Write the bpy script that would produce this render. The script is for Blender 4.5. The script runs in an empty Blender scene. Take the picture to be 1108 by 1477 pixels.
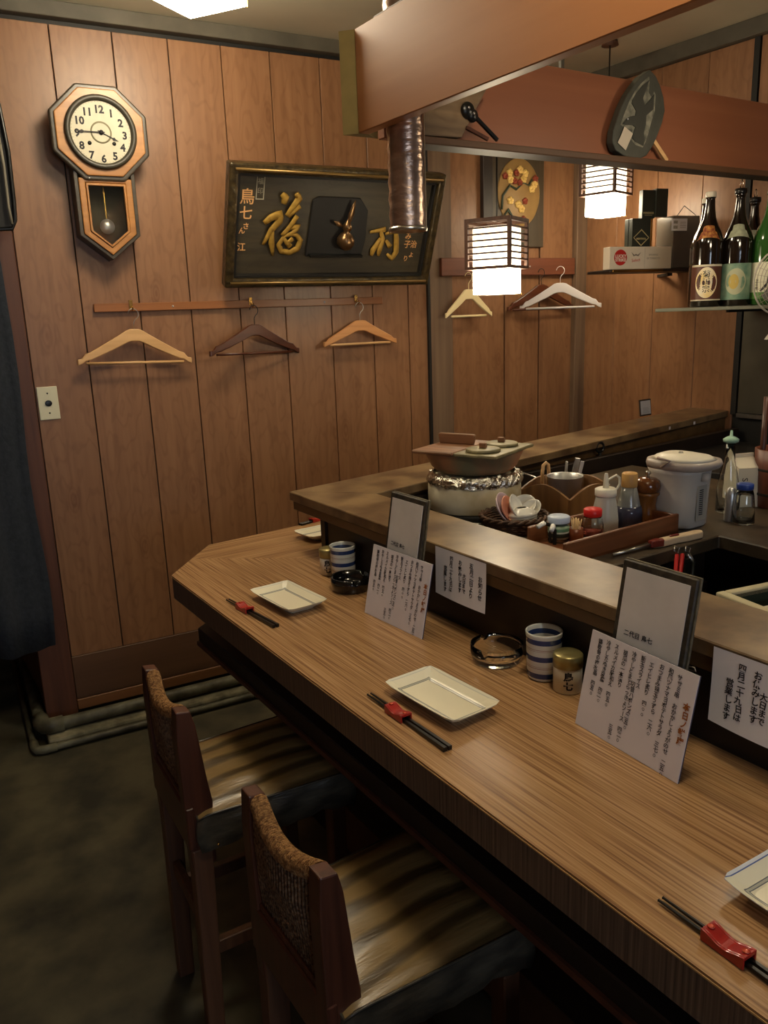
import bpy, bmesh, math, random
from mathutils import Vector, Matrix, Euler
random.seed(7)
C = bpy.context.scene.collection
SC = bpy.context.scene
PI = math.pi
def V(*a): return Vector(a)

# ------------------------------------------------------------------ camera
F_PX = 1160.0; PITCH = .2398; ROLL = -.0367; AZ = .5682
O = V(0, 0, 1.55)
_fw = V(math.sin(AZ)*math.cos(PITCH), math.cos(AZ)*math.cos(PITCH), -math.sin(PITCH))
_ri = V(math.cos(AZ), -math.sin(AZ), 0); _up = _ri.cross(_fw)
RI = math.cos(ROLL)*_ri + math.sin(ROLL)*_up; UP = -math.sin(ROLL)*_ri + math.cos(ROLL)*_up
cd = bpy.data.cameras.new('camera'); cam = bpy.data.objects.new('camera', cd); C.objects.link(cam)
m = Matrix((RI, UP, -_fw)).transposed().to_4x4(); m.translation = O
cam.matrix_world = m
cd.sensor_fit = 'VERTICAL'; cd.sensor_height = 36.0; cd.lens = 36.0*F_PX/1477.0; cd.clip_start = .02
SC.camera = cam
SC.view_settings.view_transform = 'Standard'; SC.view_settings.look = 'None'
SC.view_settings.gamma = 1; SC.view_settings.use_curve_mapping = False
SC.view_settings.exposure = 0.82

def ray(px, py): return _fw + RI*((px-554)/F_PX) - UP*((py-738.5)/F_PX)
def atz(px, py, z): d = ray(px, py); return O + d*((z-O.z)/d.z)
def atp(px, py, p, n): d = ray(px, py); return O + d*((Vector(p)-O).dot(n)/d.dot(n))
def atx(px, py, x): return atp(px, py, (x,0,0), V(1,0,0))
def aty(px, py, y): return atp(px, py, (0,y,0), V(0,1,0))

# ------------------------------------------------------------------ world and daylight
w = bpy.data.worlds.new('world'); SC.world = w; w.use_nodes = True
bg = w.node_tree.nodes['Background']; bg.inputs[0].default_value = (.55,.68,.9,1); bg.inputs[1].default_value = .12
def area(name, loc, target, sx, sy, power, col):
    l = bpy.data.lights.new(name, 'AREA'); l.shape = 'RECTANGLE'; l.size = sx; l.size_y = sy; l.energy = power; l.color = col
    o = bpy.data.objects.new(name, l); C.objects.link(o); o.location = loc
    o.rotation_euler = (Vector(target)-Vector(loc)).to_track_quat('-Z','Y').to_euler(); return o
area('daylight_through_front_window', (-.15,-2.72,1.55), (-.1,0,1.1), 1.3, .95, 14, (.75,.86,1.0))

# ------------------------------------------------------------------ materials
def s2l(c): return c/12.92 if c <= .04045 else ((c+.055)/1.055)**2.4
def rgb(r, g, b): return (s2l(r/255), s2l(g/255), s2l(b/255), 1)
MATS = {}
def mat(name, col, rough=.5, metal=0., noise=0., nscale=20., bump=0., spec=.5, alpha=None, trans=0., emit=0., coat=0., stretch=(1,1,1), col2=None, ior=1.45):
    if name in MATS: return MATS[name]
    m = bpy.data.materials.new(name); m.use_nodes = True; MATS[name] = m
    nt = m.node_tree; b = nt.nodes['Principled BSDF']
    b.inputs['Base Color'].default_value = col; b.inputs['Roughness'].default_value = rough; b.inputs['Metallic'].default_value = metal
    b.inputs['Specular IOR Level'].default_value = spec; b.inputs['Transmission Weight'].default_value = trans; b.inputs['IOR'].default_value = ior
    b.inputs['Coat Weight'].default_value = coat; b.inputs['Coat Roughness'].default_value = .1
    if emit: b.inputs['Emission Color'].default_value = col; b.inputs['Emission Strength'].default_value = emit
    if noise or bump:
        tc = nt.nodes.new('ShaderNodeTexCoord'); mp = nt.nodes.new('ShaderNodeMapping'); mp.inputs['Scale'].default_value = stretch
        n = nt.nodes.new('ShaderNodeTexNoise'); n.inputs['Scale'].default_value = nscale; n.inputs['Detail'].default_value = 5
        nt.links.new(tc.outputs['Object'], mp.inputs[0]); nt.links.new(mp.outputs[0], n.inputs['Vector'])
        if noise:
            mx = nt.nodes.new('ShaderNodeMix'); mx.data_type = 'RGBA'
            mr = nt.nodes.new('ShaderNodeMapRange'); mr.inputs['From Min'].default_value = .35; mr.inputs['From Max'].default_value = .65
            nt.links.new(n.outputs['Fac'], mr.inputs['Value']); nt.links.new(mr.outputs[0], mx.inputs['Factor'])
            c2 = col2 or tuple(max(0, c*(1-noise)) for c in col[:3])+(1,)
            mx.inputs['A'].default_value = col; mx.inputs['B'].default_value = c2
            nt.links.new(mx.outputs['Result'], b.inputs['Base Color'])
        if bump:
            bp = nt.nodes.new('ShaderNodeBump'); bp.inputs['Strength'].default_value = bump; bp.inputs['Distance'].default_value = .01
            nt.links.new(n.outputs['Fac'], bp.inputs['Height']); nt.links.new(bp.outputs[0], b.inputs['Normal'])
    return m
def wood(name, c1, c2, c3=None, axis='Z', scale=1., rough=.45, knots=False, contrast=1., coat=0., bump=.05, stripes=False):
    """procedural wood, grain running along axis; the pieces of one surface differ through Object Info random"""
    if name in MATS: return MATS[name]
    m = bpy.data.materials.new(name); m.use_nodes = True; MATS[name] = m
    nt = m.node_tree; N = nt.nodes.new; L = nt.links.new; b = nt.nodes['Principled BSDF']
    tc = N('ShaderNodeTexCoord'); oi = N('ShaderNodeObjectInfo'); ad = N('ShaderNodeVectorMath'); ad.operation = 'ADD'
    mu = N('ShaderNodeVectorMath'); mu.operation = 'SCALE'; cb = N('ShaderNodeCombineXYZ')
    for i in range(3): L(oi.outputs['Random'], cb.inputs[i])
    L(cb.outputs[0], mu.inputs[0]); mu.inputs['Scale'].default_value = 17.3
    L(tc.outputs['Object'], ad.inputs[0]); L(mu.outputs[0], ad.inputs[1])
    mp = N('ShaderNodeMapping'); k = {'X':0,'Y':1,'Z':2}[axis]
    s = [26*scale]*3; s[k] = (.9 if not stripes else .25)*scale*1.4
    mp.inputs['Scale'].default_value = s; L(ad.outputs[0], mp.inputs[0])
    n1 = N('ShaderNodeTexNoise'); n1.inputs['Scale'].default_value = 1.0 if not stripes else 3.; n1.inputs['Detail'].default_value = 6; n1.inputs['Distortion'].default_value = .4 if not stripes else .0
    L(mp.outputs[0], n1.inputs['Vector'])
    mr = N('ShaderNodeMapRange'); mr.inputs['From Min'].default_value = .5-.22/contrast; mr.inputs['From Max'].default_value = .5+.22/contrast; L(n1.outputs['Fac'], mr.inputs['Value'])
    rp = N('ShaderNodeValToRGB'); rp.color_ramp.elements[0].color = c1; rp.color_ramp.elements[1].color = c2
    if c3: e = rp.color_ramp.elements.new(.55); e.color = c3
    L(mr.outputs[0], rp.inputs[0]); out = rp.outputs[0]
    if knots:
        mp2 = N('ShaderNodeMapping'); s2 = [8.]*3; s2[k] = 2.6; mp2.inputs['Scale'].default_value = s2; L(ad.outputs[0], mp2.inputs[0])
        n3 = N('ShaderNodeTexNoise'); n3.inputs['Scale'].default_value = 1.6; n3.inputs['Detail'].default_value = 2; L(mp2.outputs[0], n3.inputs['Vector'])
        # contour rings of a soft field give the cathedral grain
        ml = N('ShaderNodeMath'); ml.operation = 'MULTIPLY'; ml.inputs[1].default_value = 46; L(n3.outputs['Fac'], ml.inputs[0])
        sn = N('ShaderNodeMath'); sn.operation = 'SINE'; L(ml.outputs[0], sn.inputs[0])
        m2 = N('ShaderNodeMapRange'); m2.inputs['From Min'].default_value = .3; m2.inputs['From Max'].default_value = 1; m2.inputs['To Max'].default_value = .24; L(sn.outputs[0], m2.inputs['Value'])
        mx = N('ShaderNodeMix'); mx.data_type = 'RGBA'; mx.blend_type = 'MULTIPLY'; L(m2.outputs[0], mx.inputs['Factor']); L(out, mx.inputs['A']); mx.inputs['B'].default_value = (.55,.45,.36,1); out = mx.outputs['Result']
        vo = N('ShaderNodeTexVoronoi'); vo.inputs['Scale'].default_value = 1.; mp3 = N('ShaderNodeMapping'); s3 = [7.5]*3; s3[k] = 3.0; mp3.inputs['Scale'].default_value = s3; L(ad.outputs[0], mp3.inputs[0]); L(mp3.outputs[0], vo.inputs['Vector'])
        m3 = N('ShaderNodeMapRange'); m3.inputs['From Min'].default_value = .26; m3.inputs['From Max'].default_value = .04; m3.inputs['To Max'].default_value = .55; L(vo.outputs['Distance'], m3.inputs['Value'])
        rm_ = N('ShaderNodeMath'); rm_.operation = 'MULTIPLY'; rm_.inputs[1].default_value = 95; L(vo.outputs['Distance'], rm_.inputs[0])
        rs_ = N('ShaderNodeMath'); rs_.operation = 'SINE'; L(rm_.outputs[0], rs_.inputs[0]); ra_ = N('ShaderNodeMapRange'); ra_.inputs['From Min'].default_value = -1; ra_.inputs['To Min'].default_value = .35; L(rs_.outputs[0], ra_.inputs['Value'])
        rk_ = N('ShaderNodeMath'); rk_.operation = 'MULTIPLY'; L(m3.outputs[0], rk_.inputs[0]); L(ra_.outputs[0], rk_.inputs[1])
        mx = N('ShaderNodeMix'); mx.data_type = 'RGBA'; mx.blend_type = 'MULTIPLY'; L(rk_.outputs[0], mx.inputs['Factor']); L(out, mx.inputs['A']); mx.inputs['B'].default_value = (.5,.36,.24,1); out = mx.outputs['Result']
    L(out, b.inputs['Base Color']); b.inputs['Roughness'].default_value = rough; b.inputs['Coat Weight'].default_value = coat; b.inputs['Coat Roughness'].default_value = .15
    if bump:
        bp = N('ShaderNodeBump'); bp.inputs['Strength'].default_value = bump; bp.inputs['Distance'].default_value = .004; L(n1.outputs['Fac'], bp.inputs['Height']); L(bp.outputs[0], b.inputs['Normal'])
    return m
def zbands(name, bands, rough=.3, axis=2, spec=.5, coat=0.):
    """bands = [(z_start, colour), ...] printed rings along the object's own z"""
    m = bpy.data.materials.new(name); m.use_nodes = True; nt = m.node_tree; b = nt.nodes['Principled BSDF']
    tc = nt.nodes.new('ShaderNodeTexCoord'); sp = nt.nodes.new('ShaderNodeSeparateXYZ'); nt.links.new(tc.outputs['Object'], sp.inputs[0])
    z1 = bands[-1][0]+.02; mr = nt.nodes.new('ShaderNodeMapRange'); mr.inputs['From Min'].default_value = 0; mr.inputs['From Max'].default_value = z1
    nt.links.new(sp.outputs[axis], mr.inputs['Value']); rp = nt.nodes.new('ShaderNodeValToRGB'); rp.color_ramp.interpolation = 'CONSTANT'
    e = rp.color_ramp.elements; e[0].position = bands[0][0]/z1; e[0].color = bands[0][1]; e[1].position = bands[1][0]/z1; e[1].color = bands[1][1]
    for z, c in bands[2:]:
        q = e.new(z/z1); q.color = c
    nt.links.new(mr.outputs[0], rp.inputs[0]); nt.links.new(rp.outputs[0], b.inputs['Base Color']); b.inputs['Roughness'].default_value = rough; b.inputs['Coat Weight'].default_value = coat
    return m
M_PANEL = wood('wall_panel_wood', rgb(146,105,73), rgb(121,83,55), None, 'Z', 1.6, .40, knots=True, contrast=.7, bump=.02)
M_PANEL_D = wood('dark_panel_wood', rgb(104,68,38), rgb(80,50,28), None, 'Z', 1.6, .45, contrast=.8)
M_POST = wood('grey_brown_post', rgb(120,96,74), rgb(88,66,50), None, 'Z', 1.2, .6)
M_POSTR = wood('red_brown_post', rgb(98,58,38), rgb(68,38,26), None, 'Z', 1.2, .5)
M_SKIRT = wood('skirting_wood', rgb(96,66,44), rgb(76,50,32), None, 'X', .8, .55)
M_FASCIA = wood('fascia_plywood', rgb(176,120,74), rgb(158,100,58), None, 'Y', .5, .42, contrast=.8, bump=.02)
M_FASCIAX = wood('fascia_plywood_red', rgb(150,94,66), rgb(130,78,54), None, 'X', .5, .42, contrast=.8, bump=.02)
M_LAMY = wood('laminate_stripes_long', rgb(182,144,102), rgb(122,88,58), rgb(160,122,82), 'Y', 3.6, .25, contrast=1.35, bump=.0, stripes=True)
M_LAMX = wood('laminate_stripes_cross', rgb(182,144,102), rgb(122,88,58), rgb(160,122,82), 'X', 3.6, .25, contrast=1.35, bump=.0, stripes=True)
M_LAMEDGE = wood('laminate_edge', rgb(132,112,92), rgb(76,62,52), rgb(106,88,72), 'Z', 3.0, .35, contrast=1.2, bump=0, stripes=True)
M_SHELF = mat('worn_shelf_top', rgb(134,110,78), .33, noise=.5, nscale=11, bump=.08, col2=rgb(88,66,46))
M_SHELFE = wood('shelf_edge', rgb(104,78,48), rgb(70,50,30), None, 'Y', 1, .4)
M_DARK = wood('dark_stained_wood', rgb(42,30,22), rgb(28,20,15), None, 'Y', 1, .5)
M_DARKB = mat('flat_black', rgb(22,20,18), .6)
M_TRIM = mat('ceiling_trim_grey', rgb(88,82,70), .6, noise=.3, nscale=9)
M_CEIL = mat('ceiling_plaster', rgb(186,178,156), .9, noise=.12, nscale=3, bump=.05)
M_FLOOR = mat('concrete_floor', rgb(86,80,60), .68, noise=.45, nscale=5.5, bump=.25, col2=rgb(46,44,34))
M_CURB = mat('concrete_curb', rgb(138,132,108), .85, noise=.6, nscale=14, bump=.5, col2=rgb(80,77,60))
M_PIPE = mat('grey_painted_pipe', rgb(112,110,90), .5, noise=.45, nscale=12, bump=.1, col2=rgb(62,58,44))
M_WHITE = mat('white_paper', rgb(236,234,238), .8, noise=.05, nscale=4)
M_CARD = mat('laminated_paper', rgb(222,215,220), .4, noise=.06, nscale=8)
M_INK = mat('ink', rgb(24,20,26), .6)
M_INKO = mat('orange_ink', rgb(150,84,30), .6)
M_CER = mat('cream_ceramic', rgb(226,220,198), .14, coat=.4)
M_BLACKP = mat('black_lacquer', rgb(18,18,18), .3)
M_RED = mat('red_lacquer', rgb(160,34,28), .28, coat=.4)
M_GLASS = mat('clear_glass', (.93,.96,.95,1), .03, trans=1., ior=1.45)
M_STEEL = mat('brushed_steel', rgb(190,186,178), .28, metal=1., noise=.2, nscale=30)
M_ALU = mat('aluminium', rgb(205,205,205), .35, metal=.75)
M_BRASS = mat('brass', rgb(200,160,90), .25, metal=1.)
M_FOIL = mat('aluminium_foil', rgb(220,216,205), .18, metal=1., bump=1., nscale=60)
M_BEIGE = wood('beech_wood', rgb(222,180,128), rgb(200,156,104), None, 'X', 1.5, .4, bump=.02)
M_HDARK = wood('walnut_hanger_wood', rgb(88,46,26), rgb(62,30,18), None, 'X', 1.5, .3)
M_RAIL = wood('rail_wood', rgb(150,94,48), rgb(124,74,36), None, 'X', 1.5, .4)

# ------------------------------------------------------------------ mesh helpers
class MB:
    """collects shapes, then builds them as ONE mesh object"""
    def __init__(s): s.v = []; s.f = []; s.mi = []; s.sm = []
    def add(s, vs, fs, T=None, mi=0, smooth=False):
        o = len(s.v)
        for p in vs:
            p = Vector(p); s.v.append(T @ p if T is not None else p)
        for f in fs: s.f.append([o+i for i in f]); s.mi.append(mi); s.sm.append(smooth)
        return s
    def box(s, a, b, T=None, mi=0):
        (x0,y0,z0), (x1,y1,z1) = a, b
        return s.add([(x0,y0,z0),(x1,y0,z0),(x1,y1,z0),(x0,y1,z0),(x0,y0,z1),(x1,y0,z1),(x1,y1,z1),(x0,y1,z1)],
                     [(3,2,1,0),(4,5,6,7),(0,1,5,4),(1,2,6,5),(2,3,7,6),(3,0,4,7)], T, mi)
    def prism(s, pts, z0, z1, T=None, mi=0):
        """2-D outline (x,y) raised from z0 to z1"""
        n = len(pts); ar = sum(pts[i][0]*pts[(i+1)%n][1]-pts[(i+1)%n][0]*pts[i][1] for i in range(n))
        if ar < 0: pts = pts[::-1]
        vs = [(x,y,z0) for x,y in pts]+[(x,y,z1) for x,y in pts]
        fs = [tuple(range(n))[::-1], tuple(range(n,2*n))]+[(i,(i+1)%n,n+(i+1)%n,n+i) for i in range(n)]
        return s.add(vs, fs, T, mi)
    def slab(s, pts, y0, y1, T=None, mi=0):
        """2-D outline (x,z) given thickness from y0 to y1 (front is the lower y)"""
        R = Matrix(((1,0,0,0),(0,0,-1,0),(0,1,0,0),(0,0,0,1)))
        return s.prism(pts, -y1, -y0, (T @ R) if T is not None else R, mi)
    def lathe(s, prof, n=32, T=None, mi=0, smooth=True, sx=1., sy=1., cap=True):
        vs = []; fs = []; k = len(prof)
        for r, z in prof:
            for i in range(n): a = 2*PI*i/n; vs.append((r*math.cos(a)*sx, r*math.sin(a)*sy, z))
        for j in range(k-1):
            for i in range(n): fs.append((j*n+i, j*n+(i+1)%n, (j+1)*n+(i+1)%n, (j+1)*n+i))
        if cap:
            fs.append(tuple(range(n))[::-1]); fs.append(tuple((k-1)*n+i for i in range(n)))
        return s.add(vs, fs, T, mi, smooth)
    def tube(s, pts, r, n=8, T=None, mi=0, closed=False):
        pts = [Vector(p) for p in pts]; k = len(pts); vs = []; fs = []; up = None
        rr = r if isinstance(r, (list,tuple)) else [r]*k
        for j, p in enumerate(pts):
            a = pts[(j-1)%k] if (j or closed) else p; b = pts[(j+1)%k] if (j < k-1 or closed) else p
            d = (b-a).normalized()
            if up is None: up = d.orthogonal().normalized()
            up = (up - d*up.dot(d)).normalized(); q = d.cross(up)
            for i in range(n): t = 2*PI*i/n; vs.append(p+(up*math.cos(t)+q*math.sin(t))*rr[j])
        for j in range(k if closed else k-1):
            for i in range(n): fs.append((j*n+i, j*n+(i+1)%n, ((j+1)%k)*n+(i+1)%n, ((j+1)%k)*n+i))
        if not closed: fs.append(tuple(range(n))[::-1]); fs.append(tuple((k-1)*n+i for i in range(n)))
        return s.add(vs, fs, T, mi, True)
    def bar(s, a, b, w, h=None, T=None, mi=0):
        """square bar from a to b"""
        a = Vector(a); b = Vector(b); d = (b-a); L = d.length; h = h or w
        q = d.to_track_quat('X','Z').to_matrix().to_4x4(); q.translation = a
        return s.box((0,-w/2,-h/2),(L,w/2,h/2), (T @ q) if T is not None else q, mi)
    def build(s, name, mats, parent=None, bevel=0., seg=1, loc=None, rot=None, sub=0, solid=0.):
        me = bpy.data.meshes.new(name); me.from_pydata([tuple(p) for p in s.v], [], s.f)
        for mm in (mats if isinstance(mats, (list,tuple)) else [mats]): me.materials.append(mm)
        me.polygons.foreach_set('material_index', s.mi); me.polygons.foreach_set('use_smooth', s.sm); me.update()
        o = bpy.data.objects.new(name, me); C.objects.link(o)
        if parent is not None: o.parent = parent
        if loc is not None: o.location = loc
        if rot is not None: o.rotation_euler = rot
        if solid: md = o.modifiers.new('thick','SOLIDIFY'); md.thickness = solid
        if sub: md = o.modifiers.new('sub','SUBSURF'); md.levels = sub; md.render_levels = sub
        if bevel: md = o.modifiers.new('bevel','BEVEL'); md.width = bevel; md.segments = seg; md.limit_method = 'ANGLE'; md.angle_limit = .6
        return o
def tag(o, label=None, cat=None, group=None, kind=None):
    if label: o['label'] = label
    if cat: o['category'] = cat
    if group: o['group'] = group
    if kind: o['kind'] = kind
    return o
def thing(name, label, cat, loc=(0,0,0), rot=0, group=None):
    o = bpy.data.objects.new(name, None); o.empty_display_size = .05; C.objects.link(o); o.location = loc
    o.rotation_euler = rot if isinstance(rot, tuple) else (0,0,rot)
    return tag(o, label, cat, group)
def struct(name, mb, m, bevel=0., **k):
    o = mb.build(name, m, None, bevel, **k); o['kind'] = 'structure'; return o
def dup(root, loc=None, rot=None, label=None):
    r = root.copy(); C.objects.link(r)
    if loc is not None: r.location = loc
    if rot is not None: r.rotation_euler = rot if isinstance(rot, tuple) else (0,0,rot)
    if label: r['label'] = label
    for ch in list(root.children):
        c = ch.copy(); C.objects.link(c); c.parent = r
        for g in list(ch.children):
            d = g.copy(); C.objects.link(d); d.parent = c
    return r
def ring(mb, o_, i_, y0, y1):
    n_ = len(o_); vs = [(x,y0,z) for x,z in o_]+[(x,y0,z) for x,z in i_]+[(x,y1,z) for x,z in o_]+[(x,y1,z) for x,z in i_]; fs = []
    for i in range(n_):
        j = (i+1)%n_; fs += [(i,i+n_,j+n_,j),(2*n_+i,2*n_+j,3*n_+j,3*n_+i),(i,j,2*n_+j,2*n_+i),(n_+i,3*n_+i,3*n_+j,n_+j)]
    return mb.add(vs, fs)
GC = {}
def glyphs(txt, size, bold=0.):
    k = (txt, size, bold)
    if k in GC: return GC[k]
    cu = bpy.data.curves.new('t', 'FONT'); cu.body = txt; cu.size = size; cu.resolution_u = 2; cu.align_x = 'CENTER'; cu.align_y = 'TOP'; cu.offset = bold
    ob = bpy.data.objects.new('t', cu); C.objects.link(ob); dg = bpy.context.evaluated_depsgraph_get(); dg.update()
    me = bpy.data.meshes.new_from_object(ob.evaluated_get(dg)); vs = [v.co.copy() for v in me.vertices]; fs = [tuple(p.vertices) for p in me.polygons]
    bpy.data.objects.remove(ob); bpy.data.curves.remove(cu); bpy.data.meshes.remove(me)
    GC[k] = (vs, fs); return GC[k]
def write_row(mb, txt, x, z, size, y=-.0006, mi=0, bold=0., T=None, rot=0.):
    """a row of print facing -y, centred on (x, z)"""
    vs, fs = glyphs(txt, size, bold); c, s_ = math.cos(rot), math.sin(rot)
    mb.add([(x+v.x*c-(v.y+size*.42)*s_, y, z+v.x*s_+(v.y+size*.42)*c) for v in vs], fs, T, mi)
def write_col(mb, txt, x, z, size, pitch=None, y=-.0006, mi=0, bold=0., jit=.0, T=None):
    """a vertical column of Japanese writing facing -y, starting at the top"""
    pitch = pitch or size*.95; rnd = random.Random(len(txt)+int(x*1e4))
    for i, ch in enumerate(txt):
        if ch == ' ': continue
        if ch in 'ー〜':
            mb.box((x-size*.04, y, z-pitch*i-size*.85), (x+size*.04, y+.0003, z-pitch*i-size*.1), T, mi); continue
        if ch == '〇': vs, fs = glyphs(ch, size*.55, bold); mb.add([(x+v.x, y, z-pitch*i+v.y-size*.25) for v in vs], fs, T, mi); continue
        vs, fs = glyphs(ch, size, bold); dx = rnd.uniform(-jit, jit)*size; t = rnd.uniform(-jit, jit)*1.2
        mb.add([(x+dx+v.x*math.cos(t)-v.y*math.sin(t), y, z-pitch*i+v.x*math.sin(t)+v.y*math.cos(t)) for v in vs], fs, T, mi)

# ------------------------------------------------------------------ the room
WB = -.075; WD = V(math.cos(WB), math.sin(WB), 0); WN = V(-math.sin(WB), math.cos(WB), 0); W0 = V(.5,3.17,0)
def wpt(u, z=0., off=0.): return W0 + WD*u - WN*off + V(0,0,z)
def wuv(px, py, off=0.):
    p = atp(px, py, W0-WN*off, WN); return (p-W0).dot(WD), p.z
CEIL = 2.615; XR = 3.15
fl = MB().box((-1.3,-2.1,-.05),(3.4,5.2,0)); struct('floor', fl, M_FLOOR)
struct('ceiling', MB().box((-1.3,-2.1,CEIL),(3.4,5.2,CEIL+.06)), M_CEIL)
Tw = Matrix.Translation(W0) @ Matrix.Rotation(WB,4,'Z')
wb = struct('wall_back', MB().box((.03,.012,0),(2.75,.1,CEIL)), M_DARKB); wb.location = W0; wb.rotation_euler = (0,0,WB)
edges = [.034,.233,.441,.637,.836,1.03,1.24,1.44,1.62,1.722]
for a, b in zip(edges, edges[1:]): MB().box((a+.0018,0,.285),(b-.0018,.012,2.55)).build('panel', M_PANEL, wb, .0015)
for a, b in ((1.85,2.15),(2.155,2.36),(2.365,2.57)): MB().box((a+.0015,.0,.285),(b-.0015,.012,2.55)).build('panel', M_PANEL, wb, .0015)
MB().box((1.728,-.012,0),(1.848,.012,2.55)).build('post', M_POST, wb, .002)
MB().box((2.57,-.03,0),(2.66,.012,2.55)).build('post', M_POST, wb, .002)
MB().box((1.715,-.016,0),(1.727,.012,2.55)).build('corner_bead', M_DARKB, wb)
bb = MB().box((.034,-.004,.105),(1.715,.012,.284)).build('baseboard_back', M_SKIRT, None, .002); bb['kind'] = 'structure'; bb.location = W0; bb.rotation_euler = (0,0,WB)
bb = MB().box((.034,-.008,.06),(1.715,.012,.103)).build('trim_1', wood('lower_batten',rgb(124,82,48),rgb(100,64,36),None,'X',1,.5), None, .002); bb['kind'] = 'structure'; bb.location = W0; bb.rotation_euler = (0,0,WB)
bb = MB().box((-1.5,-.03,2.566),(2.66,.02,CEIL)).build('trim_2', M_TRIM, None, .002); bb['kind'] = 'structure'; bb.location = W0; bb.rotation_euler = (0,0,WB)
# end post of the wall beside the doorway, passage behind it
pp = struct('trim_3', MB().box((-.085,-.012,0),(.032,.14,2.552)), M_POSTR, .003); pp.location = W0; pp.rotation_euler = (0,0,WB)
struct('wall_passage', MB().box((.43,3.31,0),(.5,5.1,CEIL)), M_PANEL_D)
struct('wall_far', MB().box((-1.2,4.6,0),(.5,4.7,CEIL)), M_PANEL_D)
# right wall: parallel to the counter, wood planks above, grey sheet metal beside the kitchen
wr = struct('wall_right', MB().box((.012,-2.1,0),(.1,.9,CEIL)), M_DARKB); wr.location = (XR,2.1,0); wr.rotation_euler = (0,0,.03)
for a, b in ((.01,.21),(.212,.44),(.442,.66),(.662,.86)): MB().box((0,a,0),(.012,b,2.55)).build('panel', M_PANEL, wr, .0015)
y = -.012
while y > -2.05:
    MB().box((0,y-.30,1.52),(.012,y-.004,2.55)).build('panel', M_PANEL, wr, .0015); y -= .304
MB().box((-.006,-.012,1.08),(.012,.012,2.55)).build('corner_bead', M_DARKB, wr)
MB().box((-.004,-2.1,1.09),(.012,-.02,1.515)).build('sheet_metal', mat('sooty_metal_sheet', rgb(96,92,80), .42, metal=.6, noise=.3, nscale=5), wr)
MB().box((-.012,-2.1,1.07),(.012,-.02,1.088)).build('metal_strip', M_STEEL, wr)
bb = MB().box((-.03,-2.1,2.552),(.02,.9,CEIL)).build('trim_4', M_TRIM, None, .002); bb['kind'] = 'structure'; bb.location = (XR,2.1,0); bb.rotation_euler = (0,0,.03)
struct('wall_left', MB().box((-1.3,-2.1,0),(-1.2,4.6,CEIL)), M_PANEL)
# wall behind the camera with the window the daylight comes through
wf = MB().box((-1.3,-2.2,0),(-.9,-2.1,CEIL)).box((.6,-2.2,0),(3.4,-2.1,CEIL)).box((-.9,-2.2,0),(.6,-2.1,.95)).box((-.9,-2.2,2.1),(.6,-2.1,CEIL))
struct('wall_front', wf, M_PANEL)
wfr = MB()
for a, b in (((-.9,-2.18,.95),(-.86,-2.12,2.1)),((.56,-2.18,.95),(.6,-2.12,2.1)),((-.17,-2.18,.95),(-.13,-2.12,2.1)),((-.86,-2.18,.95),(.56,-2.12,.99)),((-.86,-2.18,2.06),(.56,-2.12,2.1))): wfr.box(a, b)
struct('window_1', wfr, M_POSTR)
# kerb and pipes along the foot of the back wall
kb = MB().box((-.10,-.168,0),(1.9,.02,.040)).build('kerb', M_CURB, None, .01, 2, loc=W0, rot=(0,0,WB)); kb['kind'] = 'structure'
def pipe(name, off, z, r, lab, x0):
    t = thing(name, lab, 'pipe', W0, WB)
    p = [(1.9,-off,z),(x0+.03,-off,z),(x0+.01,-off+.008,z),(x0,-off+.035,z),(x0,.9,z)]
    MB().tube(p, r, 14).build('pipe_run', M_PIPE, t)
    MB().tube([(x0+.075,-off,z),(x0+.03,-off,z),(x0+.008,-off+.01,z),(x0,-off+.04,z),(x0,-off+.08,z)], r*1.28, 14).build('elbow', M_PIPE, t)
    for x in (.72, 1.25): MB().tube([(x-.012,-off,z),(x+.012,-off,z)], r*1.3, 14).build('coupling', M_PIPE, t)
    for x in (.34, 1.0): MB().box((x-.01,-off-.006,.041 if off < .15 else 0),(x+.01,-off+.006,z-r*.6)).build('bracket', M_PIPE, t)
pipe('floor_pipe', .105, .068, .024, 'thick grey floor pipe running along the foot of the back wall and round the post', -.11)
pipe('floor_pipe', .190, .020, .0125, 'thin grey pipe lying on the floor in front of the thick pipe', -.15)

# ------------------------------------------------------------------ bar counter
HC = .88
XE = .635
pA = atz(247,830,HC); pB = atz(301,786,HC); far0 = pB.y; FR = .09        # the far leg turns the corner at a slight skew
def fy(x, base): return base + (x-pB.x)*math.tan(FR)
XI = 1.03; yI = atz(476,812,HC).y
ct = thing('bar_counter', 'L-shaped bar counter with striped brown laminate top and dark riser', 'counter', (XE,1,0))
def L(x, y): return (x-XE, y-1)
miter_in = (XI, yI); T_ = .066
near = [L(XE,-.6), L(XI,-.6), L(*miter_in), L(pB.x, pB.y), L(XE, pA.y)]
mi_o = (pA.x+ (pB.x-pA.x)*.52, pA.y+(pB.y-pA.y)*.52)
near = [L(XE,-.6), L(XI+.04,-.6), L(XI+.04,yI+.03), L(*mi_o), L(XE,pA.y)]
MB().prism(near, HC-.004, HC).build('laminate_top', M_LAMY, ct)
far = [L(*mi_o), L(XI+.04,yI+.03), L(XR-.02, fy(XR,yI-.02)), L(XR-.02, fy(XR,far0)), L(pB.x,pB.y)]
MB().prism(far, HC-.004, HC).build('laminate_top', M_LAMX, ct)
core = [L(XE,-.6), L(XI+.04,-.6), L(XI+.04,yI+.03), L(XR-.02, fy(XR,yI-.02)), L(XR-.02, fy(XR,far0)), L(pB.x,pB.y), L(XE,pA.y)]
core_i = [(x+(.0015 if x < .05 else 0), y) for x, y in core]
MB().prism(core_i, HC-T_, HC-.004).build('counter_edge', M_LAMEDGE, ct)
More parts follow.
